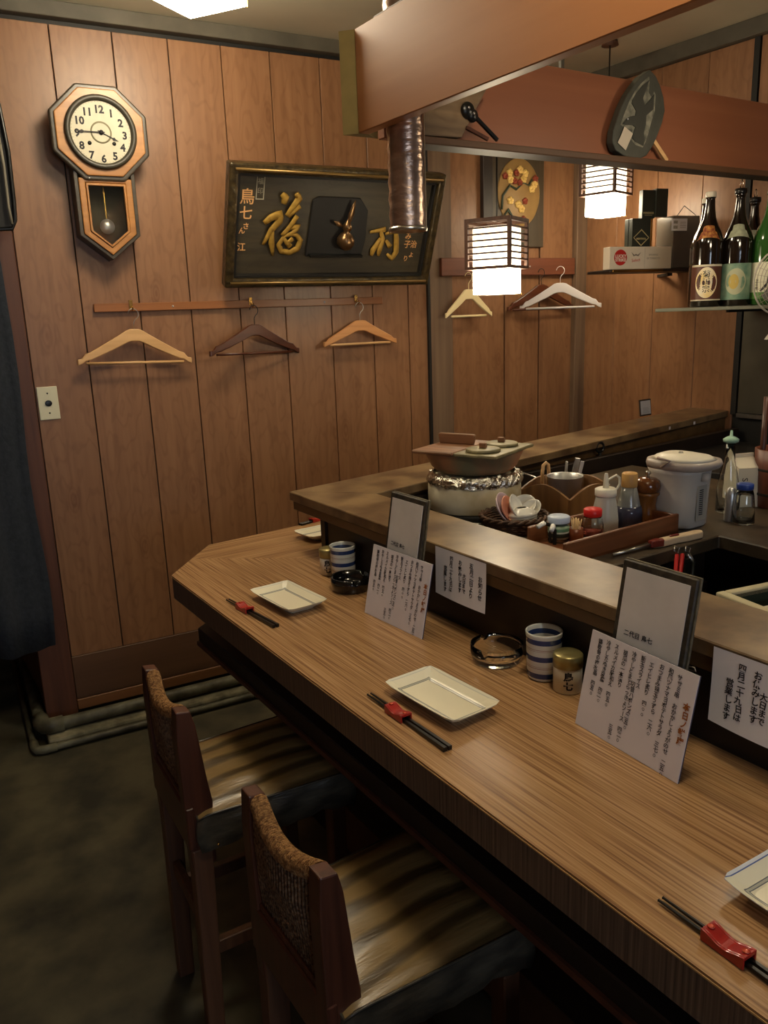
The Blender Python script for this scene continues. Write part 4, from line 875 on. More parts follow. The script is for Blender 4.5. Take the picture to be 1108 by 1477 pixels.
for yy in (-.070,.055):
    dl = MB().lathe([(.052,.0735),(.054,.076),(.054,.081),(.050,.083),(.001,.083)], 32, Matrix.Translation((.070,yy,0))).build('round_lid', M_TILE, pt)
    MB().box((.058,yy-.006,.0832),(.082,yy+.006,.0985)).build('knob', M_LID, dl, .003, 2)
for s_ in (-1,1): MB().tube([(.02*s_+.0,.128,.045),(.02*s_,.15,.05)], .004, 8).build('handle_lug', M_COP, pt)
MB().box((.03,.128,.042),(.10,.158,.052)).build('side_handle', M_DARKB, pt, .003)

# ------------------------------------------------------------------ basket of small dishes
bc = atz(741,762,WT+.005); bc.z = WT+.0006
bk = thing('wicker_basket', 'dark round wicker basket holding small white dishes behind the raised shelf', 'basket', bc)
M_WICK = mat('dark_wicker', rgb(92,62,40), .6, noise=.5, nscale=40, bump=.4, col2=rgb(50,34,24))
wv = MB()
for j in range(6):
    r = .066+.018*(j/5)**.7; P = []
    for k in range(48): a_ = 2*PI*k/48; P.append(((r+.0025*(1 if (k+j)%2 else -1))*math.cos(a_),(r+.0025*(1 if (k+j)%2 else -1))*math.sin(a_),.004+.0062*j))
    wv.tube(P, .0036, 6, closed=True)
wv.lathe([(.001,.001),(.066,.001),(.066,.004),(.001,.004)], 32, cap=False)
wv.build('weave', M_WICK, bk)
rm = MB()
for s_ in (0,PI): rm.tube([((.087+.004*math.cos(k*1.1+s_))*math.cos(2*PI*k/64),(.087+.004*math.cos(k*1.1+s_))*math.sin(2*PI*k/64),.041+.004*math.sin(k*1.1+s_)) for k in range(64)], .0042, 6, closed=True)
rm.build('rim', M_WICK, bk)
def make_dish(label, m_, r=.038, h=.018):
    t = MB().lathe([(.012,0),(.016,.0),(.018,.002),(r*.85,h*.6),(r,h),(r-.002,h+.0005),(r*.82,h*.66),(.016,.0045),(.001,.004)], 28, cap=False).build('small_dish', m_)
    return tag(t, label, 'dish', 'small dishes in the wicker basket')
M_WC = mat('white_ceramic', rgb(222,218,206), .15, coat=.3)
def dish(lab, m_, x, y, z, rx, ry, r=.038, h=.018, rz=0.):
    d_ = make_dish(lab, m_, r, h); d_.location = bc+V(x,y,z); d_.rotation_euler = (rx,ry,rz); return d_
def dishn(lab, m_, x, y, z, n, r=.038, h=.018):
    d_ = make_dish(lab, m_, r, h); d_.location = bc+V(x,y,z); d_.rotation_euler = V(*n).to_track_quat('Z','Y').to_euler()
def vw(right, tocam, up): return (right*.84-tocam*.62, -right*.54-tocam*.78, up)
for i in range(4):
    q = vw(.020,.020,0); dishn('white dish turned down in the stack at the front of the basket, '+('lowest','second from bottom','second from top','topmost')[i], M_WC, q[0],q[1],.047+.0062*i, (.05,-.1,-1), .040, .019)
q = vw(-.036,.012,0); dishn('white dish with lilac rim leaning up at the left of the basket', mat('lilac_white', rgb(200,180,186), .2), q[0],q[1],.058, vw(.75,.45,.45), .044,.020)
q = vw(-.024,.014,0); dishn('pink dish leaning inside the lilac rimmed dish', mat('pink_ceramic', rgb(216,146,118), .2), q[0],q[1],.056, vw(.75,.45,.40), .038,.016)
q = vw(-.004,.012,0); dishn('white dish leaning on the pink dish', M_WC, q[0],q[1],.060, vw(.8,.4,.45), .037,.016)
q = vw(.030,-.018,0); dishn('white dish lying tilted at the back right of the basket', M_WC, q[0],q[1],.052, vw(-.3,.6,.8), .036,.018)
q = vw(.052,.004,0); dishn('white dish tilted at the right rim of the basket', M_WC, q[0],q[1],.048, vw(-.5,.5,.8), .030,.018)

# ------------------------------------------------------------------ condiment tray
ty0, ty1, tx0, tx1 = 1.255, 1.44, 1.345, 1.70
tr = thing('condiment_tray', 'reddish wooden condiment tray with scalloped back behind the raised shelf', 'tray', (tx0,ty0,WT+.0006), .03)
M_TRAY = wood('tray_wood', rgb(134,82,48), rgb(100,58,34), None, 'X', 1.5, .35)
W_, D_ = tx1-tx0, ty1-ty0
MB().box((0,0,0),(W_,D_,.006)).build('bottom', M_TRAY, tr)
MB().box((-.06,0,.0),(W_,.010,.052)).build('side', M_TRAY, tr, .002)
MB().box((W_-.010,.010,.006),(W_,D_-.01,.050)).build('side', M_TRAY, tr, .002)
MB().box((0,D_-.010,0),(W_,D_,.046)).build('side', M_TRAY, tr, .002)
MB().tube([(W_+.002,.03,.045),(W_+.010,.02,.04),(W_+.012,.015,.02),(W_+.006,.012,.012)], .0025, 8).build('metal_clasp', M_STEEL, tr)
TB = WT+.0075
M_TRAY2 = wood('tray_wood_pale', rgb(148,106,62), rgb(112,76,44), None, 'Z', 1.5, .45)
bxc = atz(823,747,WT); bxo = thing('scooped_box', 'open wooden box with scooped sides holding the measuring cup', 'box', (bxc.x,max(bxc.y,1.472),WT+.0006), .06)
def scoop(L_): return [(0,0),(L_,0),(L_,.050)]+[(L_*(1-i/16), .050+.030*math.sin(PI*i/16)) for i in range(1,16)]+[(0,.050)]
MB().slab(scoop(.20), 0, .008).build('scooped_side', M_TRAY2, bxo, .001)
MB().slab(scoop(.20), .192, .20).build('scooped_side', M_TRAY2, bxo, .001)
for x_ in (0,.192): MB().slab(scoop(.182), 0, .008, Matrix.Translation((x_,.009,0))@Matrix.Rotation(PI/2,4,'Z')@Matrix.Translation((0,-.008,0))).build('scooped_side', M_TRAY2, bxo, .001)
MB().box((.009,.009,0),(.191,.191,.006)).build('bottom', M_TRAY2, bxo)
def at_t(px, py): p = atz(px,py,TB); p.z = TB; return p
AL = bxo.location + V(.062,.085,.008)
al = thing('measuring_cup', 'aluminium measuring cup standing behind the scalloped tray back', 'cup', AL)
MB().lathe([(.038,0),(.040,.002),(.046,.055),(.047,.056),(.050,.088),(.0525,.090),(.0525,.092),(.049,.0905),(.0445,.056),(.0385,.004),(.001,.003)], 40, cap=False).build('cup_body', M_ALU, al)
def bottle(name, label, cat, loc, parts, group=None):
    t = thing(name, label, cat, loc, 0, group)
    for nm_, prof_, m_ in parts:
        if m_ is M_GLASS: MB().lathe([(.001,prof_[0][1])]+prof_+[(r-.0022,z) for r, z in prof_[::-1][:-1]]+[(prof_[0][0]-.0022,prof_[0][1]+.003),(.001,prof_[0][1]+.003)], 32, cap=False).build(nm_, m_, t)
        else: MB().lathe(prof_, 32).build(nm_, m_, t)
    return t
M_PLAS = mat('milky_plastic', rgb(206,204,192), .35, trans=.25)
sq = bottle('squeeze_bottle', 'milky squeeze bottle with white nozzle and looped cap strap', 'bottle', at_t(877,768)+V(.01,.02,0), [
    ('bottle_body', [(.026,0),(.029,.003),(.029,.03),(.026,.06),(.022,.085),(.021,.092)], M_PLAS), ('collar', [(.0225,.092),(.0235,.094),(.0235,.110),(.019,.113)], mat('cream_cap', rgb(226,220,202), .4)), ('nozzle', [(.007,.113),(.005,.138),(.0035,.150),(.003,.151)], mat('cream_cap', rgb(226,220,202)))])
sq.scale = (1.17,1.17,1.0)
MB().tube([(.010,0,.118),(.004,.004,.128),(.016,0,.136),(.032,0,.141),(.043,0,.132),(.044,0,.115),(.036,0,.104),(.022,0,.102)], .0027, 8).build('cap_strap', mat('cream_cap', rgb(226,220,202)), sq)
so = bottle('soy_sauce_bottle', 'conical glass sauce bottle with tan cap, half full of dark sauce', 'bottle', at_t(910,762)+V(.01,.018,0), [
    ('glass_body', [(.030,0),(.033,.004),(.030,.040),(.021,.085),(.0165,.105)], mat('frosted_glass', rgb(176,176,168), .15, trans=.5)), ('sauce', [(.0305,.0025),(.0338,.006),(.0310,.042),(.0285,.056)], mat('dark_sauce', rgb(66,66,82), .12)), ('cap', [(.017,.105),(.0178,.107),(.0178,.138),(.016,.141)], mat('tan_cap', rgb(204,158,92), .45))])
so.scale = (1.13,1.13,1.02)
mill = bottle('pepper_mill', 'turned brown wooden pepper mill at the right end of the tray', 'pepper mill', at_t(945,754)+V(-.024,.010,0), [
    ('mill_body', [(.027,0),(.027,.008),(.023,.030),(.0205,.050),(.024,.070),(.0275,.074),(.0275,.080)], wood('mill_wood', rgb(150,96,44), rgb(104,62,26), None, 'Z', 2, .2, coat=.5)), ('mill_head', [(.024,.081),(.0285,.084),(.0300,.097),(.027,.109),(.018,.115),(.006,.117)], wood('mill_wood_dark', rgb(128,74,32), rgb(88,48,20), None, 'Z', 2, .15, coat=.6)), ('knob', [(.0045,.117),(.003,.121),(.007,.126),(.006,.131),(.002,.133)], M_STEEL)])
MB().lathe([(.030,.118),(.029,.124),(.012,.139),(.004,.141)], 28, cap=False).build('plastic_cap', M_GLASS, mill) if False else None
mill.scale = (1.15,1.15,1.08)
rd = bottle('spice_jar', 'small clear spice jar with red cap in the tray', 'jar', at_t(858,776)+V(.006,.014,0), [
    ('jar_body', [(.022,0),(.024,.003),(.0245,.032),(.020,.046),(.018,.050)], M_GLASS), ('contents', [(.0205,.003),(.0225,.006),(.0225,.012)], mat('chilli_powder', rgb(150,56,36), .8)), ('cap', [(.0195,.050),(.0205,.051),(.0205,.066),(.018,.068)], mat('red_plastic', rgb(206,36,32), .35))])
rd.scale = (1.12,1.12,1.08)
bj = bottle('glass_jar', 'glass jar with pale blue lid and printed green label in the tray', 'jar', at_t(809,782)+V(.004,.012,0), [
    ('jar_body', [(.024,0),(.026,.003),(.026,.045),(.023,.049)], M_GLASS), ('label_band', [(.0264,.010),(.0264,.042)], zbands('jar_label', [(0,rgb(190,196,180)),(.014,rgb(52,70,58)),(.024,rgb(196,200,186)),(.028,rgb(70,104,76)),(.036,rgb(120,140,110))], .4)), ('lid', [(.0270,.049),(.0275,.050),(.0275,.063),(.025,.065),(.001,.0655)], mat('pale_blue_lid', rgb(176,188,206), .4))])
tk = thing('toothpick_holder', 'dark round holder full of pale toothpicks in the tray', 'holder', at_t(835,782)+V(.002,.012,0))
MB().lathe([(.016,0),(.018,.002),(.018,.034),(.016,.034),(.015,.004),(.001,.003)], 24, cap=False).build('holder_cup', mat('amber_plastic', rgb(120,62,34), .3), tk)
for i in range(14):
    a_ = random.uniform(0,2*PI); r = random.uniform(.002,.011); MB().tube([(r*.5*math.cos(a_),r*.5*math.sin(a_),.004),(r*1.35*math.cos(a_),r*1.35*math.sin(a_),random.uniform(.050,.060))], .0011, 5).build('toothpick', mat('toothpick_wood', rgb(222,190,138), .6), tk)
for px, py, lab in ((787,768,'white-capped plastic tube lying left of the blue lidded jar'),(800,772,'white plastic spoon handle lying in front of the blue lidded jar')):
    p = atz(px,py,WT+.04); p.z = WT+.062
    t = thing('small_tube', lab, 'tube', (p.x-.01,p.y,HS+.004-.0) if False else (p.x+.005,p.y+.01,WT+.055), 0 if py==768 else .6)
    MB().tube([(-.022,0,.0),(.0,0,.006)], .006, 12).build('cap', mat('white_plastic', rgb(228,226,220), .4), t); MB().tube([(.0,0,.006),(.04,.004,-.012)], [.005,.004], 10).build('tube_body', M_DARKB if py==768 else mat('white_plastic', rgb(228,226,220)), t)
    MB().box((.02,-.004,-.048),(.026,.004,-.010)).build('stem', M_DARKB, t)
# utensils behind the tray
ut = thing('utensil_can', 'steel can of kitchen tools with wooden and steel handles behind the tray', 'container', bxo.location + V(.140,.143,.008))
MB().lathe([(.040,0),(.042,.002),(.042,.075),(.040,.075),(.038,.004),(.001,.003)], 28, cap=False).build('can', M_STEEL, ut)
def tool(name, lab, a_, b_, w_, t_, m_):
    o = thing(name, lab, 'utensil', ut.location); MB().bar(a_, b_, w_, t_).build('handle', m_, o, .002); return o
for args in (('turner','flat steel turner handle rising from the utensil can',(0,.0,.01),(.022,-.012,.125),.004,.018,M_STEEL),('kitchen_knife','steel handled tool standing in the utensil can',(-.01,.01,.01),(-.012,.0,.118),.006,.010,M_ALU),('tin_opener','pale grey handle standing in the utensil can',(.01,-.01,.01),(.034,-.02,.115),.006,.012,mat('pale_grey_plastic', rgb(196,190,190)))): tool(*args)
wl = thing('wooden_ladle', 'pale wooden ladle with a looped handle behind the measuring cup', 'ladle', bxo.location + V(.05,.165,.008))
MB().tube([(0,.0,.0),(.0,.0,.09),(.004,0,.112),(.014,0,.118),(.024,0,.11),(.026,0,.09),(.026,0,.03)], .0055, 8).build('loop_handle', M_BEIGE, wl)
la = thing('steel_ladle', 'shallow steel ladle lying left of the measuring cup', 'ladle', atz(775,700,WT+.05)+V(0,.0,0)); la.location.z = WT+.001
MB().lathe([(.001,.030),(.02,.033),(.033,.045),(.035,.048),(.031,.046),(.019,.036),(.001,.034)], 28, cap=False).lathe([(.02,.0),(.018,.032)],16).build('bowl', M_STEEL, la); MB().tube([(.03,.0,.047),(.045,.06,.060),(.03,.15,.075)], .003, 8).build('handle', M_STEEL, la)
cl = thing('folded_cloth', 'small folded white cloth lying behind the tray', 'cloth', atz(786,700,WT+.04)); cl.location.z = WT+.001
MB().box((.0,-.02,.0),(.05,.03,.034)).build('cloth', M_WHITE, cl, .006, 3)
gp = thing('green_packet', 'bright green packet standing behind the pepper mill', 'packet', atz(930,757,WT)+V(.03,.06,.0006)); MB().box((-.02,-.006,0),(.03,.006,.05)).build('packet', mat('green_packet', rgb(120,168,58), .5), gp, .003); MB().box((.0,-.0068,.028),(.028,-.0061,.036)).build('white_band', M_WHITE, gp)

# ------------------------------------------------------------------ airpot
ap = atz(990,768,WT); ap.z = WT+.0006
an = thing('airpot', 'white electric airpot with domed lid and printed gauge behind the tray', 'airpot', ap+V(.062,.075,0), -1.55); an.scale = (.99,.99,.98)
M_AP = mat('airpot_white', rgb(206,200,190), .35)
def rr(w_, d_, r, z, K=6):
    P = []
    for cx_, cy_, a0_ in ((w_-r,d_-r,0),(-w_+r,d_-r,PI/2),(-w_+r,-d_+r,PI),(w_-r,-d_+r,1.5*PI)):
        for i in range(K+1): a_ = a0_+PI/2*i/K; P.append((cx_+r*math.cos(a_),cy_+r*math.sin(a_),z))
    return P
def loft(rings, close=True):
    K = len(rings[0]); vs = [p for r in rings for p in r]; fs = [(j*K+k,j*K+(k+1)%K,(j+1)*K+(k+1)%K,(j+1)*K+k) for j in range(len(rings)-1) for k in range(K)]
    if close: fs += [tuple(range(K))[::-1], tuple((len(rings)-1)*K+k for k in range(K))]
    return MB().add(vs, fs, smooth=True)
loft([rr(.062,.062,.045,0),rr(.065,.065,.045,.004),rr(.068,.068,.05,.09),rr(.072,.072,.055,.145),rr(.076,.078,.06,.158)]).build('pot_body', M_AP, an)
loft([[(x+(.016 if x>0 else 0),y,z) for x,y,z in rr(.078,.078,.06,.1585)],[(x+(.022 if x>0 else 0),y,z) for x,y,z in rr(.080,.080,.06,.170)],[(x+(.020 if x>0 else 0),y,z) for x,y,z in rr(.078,.078,.06,.180)]]).build('lid_ring', mat('lid_ring_grey', rgb(186,174,164), .35), an)
loft([[(x*1.+.010,y,z) for x,y,z in rr(.080,.070,.06,.1805)],[(x+.008,y,z) for x,y,z in rr(.07,.06,.055,.188)],[(x,y,z) for x,y,z in rr(.045,.035,.032,.194)]]).build('lid', mat('lid_cream_white', rgb(232,226,208), .3), an)
MB().lathe([(.006,.194),(.005,.199)], 12).build('lid_button', M_AP, an)
MB().box((.068,-.020,.020),(.0715,.020,.115)).build('gauge', mat('gauge_grey', rgb(176,172,160), .4), an, .001)
g = MB()
for i in range(13): g.box((.0716,-.012,.036+.0055*i),(.0720,.004,.0385+.0055*i))
g.build('gauge_print', M_INK, an)
MB().lathe([(.012,.128),(.010,.150)], 14, Matrix.Translation((.078,0,0))).build('spout', M_AP, an)
hd = MB().tube([(0,-.080,.165),(.03,-.083,.185),(-.01,-.083,.19)], .004, 8).build('carry_handle', mat('pinkish_grey', rgb(168,150,142), .4), an)

# ------------------------------------------------------------------ things to the right on the worktop
gb = atz(1052,748,WT); gb.z = WT+.0006
gd2 = bottle('glass_dispenser', 'tall clear glass bottle with mint green pour spout beside the airpot', 'bottle', gb+V(.06,.05,0), [('glass_body', [(.028,0),(.030,.003),(.030,.060),(.024,.090),(.014,.125),(.012,.165)], M_GLASS),('stopper', [(.0125,.165),(.020,.168),(.021,.174),(.012,.179),(.004,.182),(.003,.194)], mat('mint_plastic', rgb(150,186,164), .4))])
gd2.scale = (1,1,1.18)
jr = atz(1074,757,WT); jr.z = WT+.0006
jj = bottle('water_jar', 'clear bottle with bright blue cap in front of the milk carton', 'bottle', jr+V(.016,.016,0), [('glass_body', [(.028,0),(.030,.003),(.028,.040),(.024,.075),(.020,.090)], M_GLASS),('cap', [(.0205,.091),(.0215,.092),(.0215,.104),(.019,.106)], mat('blue_cap', rgb(44,72,152), .35))])
j2 = atz(1060,752,WT)
bottle('steel_cruet', 'slim polished steel cruet touching the blue capped bottle', 'cruet', V(j2.x-.006,j2.y+.012,WT+.0006), [('body', [(.014,0),(.015,.002),(.014,.07),(.010,.088),(.004,.092)], M_ALU)])
mc = atz(1078,742,WT); 
mk = thing('milk_carton', 'white gable-top milk carton behind the blue capped bottle', 'carton', V(mc.x+.075,mc.y+.075,WT+.0006), -.35)
MB().box((-.035,-.035,0),(.035,.035,.115)).build('carton_body', mat('carton_white', rgb(216,206,184), .5), mk, .001)
MB().add([(-.035,-.035,.1155),(.035,-.035,.1155),(.035,.035,.1155),(-.035,.035,.1155),(-.035,0,.142),(.035,0,.142)],[(3,2,1,0),(0,1,5,4),(2,3,4,5),(1,2,5),(3,0,4)]).box((-.035,-.002,.142),(.035,.002,.152)).build('gable_top', mat('carton_white', rgb(216,206,184)), mk)
g = MB(); write_row(g, 'Smi', .0,.0,.026,0,rot=-PI/2); 
for v in g.v: v.x, v.y, v.z = v.x-.012, -.0356, v.z+.07
g.build('lettering', M_INK, mk)
bkx = atz(1112,742,WT); bq = thing('brown_barrel', 'reddish brown wooden barrel with hoops cut by the right edge', 'barrel', V(bkx.x+.105,bkx.y+.045,WT+.0006))
MB().lathe([(.060,0),(.063,.003),(.068,.08),(.070,.165),(.066,.166),(.060,.01),(.001,.009)], 40, cap=False).build('tub', wood('barrel_wood', rgb(116,62,40), rgb(84,42,28), None, 'Z', 2, .4), bq)
for z in (.035,.105): MB().lathe([(.0655+z*.03,z),(.0672+z*.03,z+.004),(.0655+z*.03,z+.008)], 40, cap=False).build('hoop', M_DARK, bq)
gl = thing('red_brown_stick', 'tall reddish brown stick standing in the barrel at the right edge', 'stick', bq.location+V(-.046,.028,.012)); MB().tube([(0,0,0),(-.004,0,.30)], [.009,.007], 12).build('stick', M_SW, gl)
gn = thing('green_bottle_neck', 'pale green plastic bottle poking out of the barrel', 'bottle', bq.location+V(.022,-.025,.012)); MB().lathe([(.022,0),(.022,.18),(.012,.20),(.012,.22)], 20).build('bottle_body', mat('pale_green', rgb(112,140,88), .4), gn)
# gas lighter along the worktop edge
ga, gb2 = atz(884,800,WT+.006), atz(1012,768,WT+.012)
gg = thing('gas_lighter', 'long cream gas lighter with brown trigger lying along the worktop edge', 'lighter', V(ga.x,ga.y,WT+.001), math.atan2(gb2.y-ga.y,gb2.x-ga.x)); Lg = (gb2-ga).length
MB().tube([(0,0,.005),(Lg*.45,0,.008)], [.0035,.005], 12).build('barrel', M_STEEL, gg)
hp = [(Lg*.42,-.006),(Lg*.52,-.013),(Lg*.70,-.011),(Lg*.80,-.014),(Lg*.97,-.013),(Lg,-.004),(Lg,.006),(Lg*.96,.012),(Lg*.78,.012),(Lg*.55,.011),(Lg*.44,.006)]
MB().prism(hp, .0, .018).build('handle', mat('cream_lighter', rgb(222,196,160), .35), gg, .004, 3)
MB().prism([(Lg*.40,-.007),(Lg*.52,-.0135),(Lg*.55,0),(Lg*.50,.0115),(Lg*.40,.007)], .0015, .019).build('nose', mat('maroon_plastic', rgb(110,38,28), .35), gg, .003, 2)
MB().prism([(Lg*.62,-.004),(Lg*.72,-.005),(Lg*.73,.004),(Lg*.62,.003)], .0182, .022).build('trigger', mat('maroon_plastic', rgb(110,38,28)), gg, .002)
# red-handled scissors and bottle opener hanging from the worktop edge
for nm_, px, py, lab, m_, dx in (('kitchen_scissors',972,800,'red-handled kitchen scissors hanging under the worktop edge',mat('red_plastic', rgb(206,36,32)),-.03),('steel_opener',988,800,'steel opener hanging beside the red-handled scissors',M_STEEL,0)):
    p = aty(px, py, 1.180); t = thing(nm_, lab, 'tool', (p.x,1.176,p.z+.008), 0); t.scale = (1.5,1.2,1.35)
    MB().tube([(.0,.002,.010),(.006,-.003,.006),(.0,-.006,-.002),(-.006,-.003,.004)], .0015, 6, closed=True).build('hook_ring', M_STEEL, t)
    if dx:
        for s_ in (0,.010): MB().bar((.0+s_,-.004-s_*.4,-.004),(-.030+s_,-.03,-.062), .007, .009).build('red_handle', m_, t, .002, 2)
        MB().bar((-.024,-.03,-.062),(-.050,-.045,-.11), .003, .012).build('blade', M_STEEL, t)
    else:
        MB().tube([(0,-.004,-.004),(.012,-.006,-.02),(.012,-.006,-.05),(.004,-.006,-.09)], .0045, 8).build('opener_body', m_, t); MB().bar((-.004,-.008,-.01),(-.008,-.008,-.075), .003, .012).build('opener_blade', m_, t)
# small framed card on the far leg
cc = atz(932,603,HS+.02); oc = thing('small_framed_card', 'small dark framed card standing on the far leg of the raised shelf', 'card', (cc.x,cc.y,HS+.0215), .1)
oc.location.z = HS + SL*(cc.x-XS)/(xe-XS)+.0008
MB().box((-.038,0,0),(.038,.006,.070)).build('frame', M_DARK, oc, .001); MB().box((-.033,-.001,.006),(.033,-.0001,.064)).build('sheet', mat('bluish_card', rgb(176,176,182), .5), oc)
g = MB()
for i in range(4): g.box((-.02,-.0016,.014+.006*i),(.022-.006*(i%2),-.0011,.0155+.006*i))
g.build('print', mat('faint_ink', rgb(120,118,126), .6), oc); oc.rotation_euler = (-.12,0,.05)
# black hanging strap above the far riser
bh = aty(873,640,yin+.10); hkk = thing('black_hook', 'black loop hook hanging on the far inner edge of the raised shelf', 'hook', (bh.x,yin+(bh.x-XS)*sk*1.02-.008,HS-.012), 0); hkk.scale = (1.6,1.6,1.5)
MB().tube([(0.012*math.cos(a_),0,.004+.012*math.sin(a_)) for a_ in [k*PI/6 for k in range(12)]], .003, 8, closed=True).tube([(0,0,-.008),(.002,-.002,-.03),(.0,0,-.055)], [.004,.006,.003], 8).build('hook_body', M_BLACKP, hkk)

# ------------------------------------------------------------------ bottle shelf and cigarette shelf
BZ = 1.545
bs = thing('bottle_shelf', 'thin grey glass shelf carrying the row of sake bottles', 'shelf', (2.5,2.0,BZ))
pL = atz(945,447.5,BZ-.004) if False else dep(945,448,2.95)
A0 = V(pL.x,pL.y,0); SBZ = pL.z
bs.location = (A0.x,A0.y,SBZ)
MB().prism([(0,0),(.30,-.62),(XR-A0.x-.005+.03,-.62),(XR-A0.x-.01,.02),(.10,.05)], -.006, .006).build('shelf_plate', mat('grey_shelf_plate', rgb(136,138,124), .3, metal=.3), bs, .002)
for yb in (-.01,-.5): MB().bar((.42,yb,-.0125),(XR-A0.x-.01,yb,-.0125), .012, .012).build('bracket', M_DARKB, bs)
M_BRN = mat('dark_brown_glass', rgb(26,18,12), .06, coat=.6); M_GRN = mat('green_bottle_glass', rgb(44,84,34), .06, coat=.6)
BP = [(.049,0),(.0525,.004),(.0525,.215),(.0505,.235),(.042,.262),(.031,.285),(.022,.310),(.0172,.340),(.0150,.372),(.0148,.376),(.0172,.378),(.0172,.392),(.015,.394)]
def sake(label, px, py, Zd, glass, lab_m, neck_m, txt=None, extras=None, rot=None, big=None):
    p = dep(px, py, Zd); p.z = SBZ+.0068
    az = math.atan2(p.x, p.y); t = thing('sake_bottle', label, 'bottle', p, -az, 'sake bottles on the glass shelf')
    MB().lathe(BP, 36).build('bottle_body', glass, t)
    if lab_m:
        lb = MB(); n_ = 26; vs = []
        for z in (.022,.148):
            for i in range(n_+1): a_ = -PI/2-1.25+2.5*i/n_; vs.append((.0531*math.cos(a_),.0531*math.sin(a_),z))
        lb.add(vs, [(i,i+1,n_+2+i,n_+1+i) for i in range(n_)], smooth=True).build('label', lab_m, t)
    if neck_m:
        nb = MB(); vs = []; n_ = 20
        for z, r in ((.240,.0502),(.262,.0427),(.283,.0328)):
            for i in range(n_+1): a_ = -PI/2-1.2+2.4*i/n_; vs.append(((r+.0008)*math.cos(a_),(r+.0008)*math.sin(a_),z-.016*abs(i/n_*2-1)**2))
        nb.add(vs, [(j*(n_+1)+i,j*(n_+1)+i+1,(j+1)*(n_+1)+i+1,(j+1)*(n_+1)+i) for j in range(2) for i in range(n_)], smooth=True).build('neck_label', neck_m, t)
    if extras == 'oval' or extras == 'medal':
        ov = MB(); vs = [(0,-.0536,.085)]; K = 32
        R_ = (.036,.054) if extras == 'oval' else (.034,.046)
        for ring_ in (.5,1.):
            for k in range(K): a_ = 2*PI*k/K; x = R_[0]*ring_*math.cos(a_); vs.append((x,-math.sqrt(.0536**2-x*x),.085+R_[1]*ring_*math.sin(a_)))
        fs = [(0,1+k,1+(k+1)%K) for k in range(K)]+[(1+k,1+K+k,1+K+(k+1)%K,1+(k+1)%K) for k in range(K)]
        ov.add(vs, fs, smooth=True).build('label_oval', mat('oval_white', rgb(226,216,196), .5, noise=.15, nscale=20, col2=rgb(226,196,120)) if extras == 'oval' else mat('medal_pale', rgb(178,180,150), .5), t)
        if extras == 'medal':
            ov = MB(); vs = [(-.006,-.0539,.085)]
            for k in range(K): a_ = 2*PI*k/K; x = -.006+.017*math.cos(a_); vs.append((x,-math.sqrt(.0540**2-x*x),.085+.026*math.sin(a_)))
            ov.add(vs, [(0,1+k,1+(k+1)%K) for k in range(K)]).build('label_crest', mat('crest_yellow', rgb(190,164,84), .5), t)
    if txt:
        g = MB()
        for s_, x_, z_, size_ in txt: write_col(g, s_, x_, z_, size_, size_*.98, 0, bold=size_*.012)
        for v in g.v: v.y = -math.sqrt(max(1e-6,.0543**2-v.x**2))
        g.build('lettering', M_INK, t)
    if big == 'pourer':
        MB().lathe([(.019,.386),(.021,.390),(.021,.404),(.016,.406)], 20).build('cap', M_BLACKP, t); MB().lathe([(.006,.406),(.0055,.424),(.002,.436)], 12).build('pour_spout', M_GLASS, t)
    elif big == 'cap': MB().lathe([(.0176,.380),(.0180,.382),(.0180,.397),(.016,.399)], 20).build('cap', mat('cream_cap', rgb(226,220,202)), t)
    return t
M_LB1 = zbands('brown_label', [(0,rgb(196,186,160)),(.026,rgb(84,44,30)),(.140,rgb(84,44,30)),(.1405,rgb(206,196,170))], .5)
sake('dark sake bottle at the left front with 菊正宗 oval label and gold neck label', 1017,437.5,2.97, M_BRN, M_LB1, mat('gold_neck_label', rgb(196,140,66), .5, noise=.5, nscale=90, col2=rgb(120,44,28)), [('菊正宗',.0,.126,.0265),('生酛辛口',-.022,.110,.008)], 'oval', big='cap')
sake('dark sake bottle with pale green medallion label and black pourer', 1059,437,2.96, M_BRN, mat('pale_green_label', rgb(138,162,138), .5, noise=.3, nscale=30, col2=rgb(96,134,116)), mat('silver_green_neck', rgb(166,168,140), .5, noise=.3, nscale=80), None, 'medal', big='pourer')
sake('green sake bottle with white label behind the clip fan', 1103,437,2.93, M_GRN, zbands('white_green_label', [(0,rgb(74,122,50)),(.044,rgb(212,208,184)),(.148,rgb(206,200,176))], .5), None, [('人',.006,.095,.055),('純米吟醸',-.030,.09,.009)], None)
sake('dark sake bottle half hidden behind the gold-necked bottle', 1012,434,3.14, M_BRN, None, None, big='cap')
sake('dark sake bottle with clear spout behind the green-labelled bottle', 1080,433,3.22, M_BRN, None, mat('silver_green_neck', rgb(166,168,140)), big='pourer')
sake('dark sake bottle behind the green bottle', 1103,432,3.5, M_BRN, None, None, big='cap')
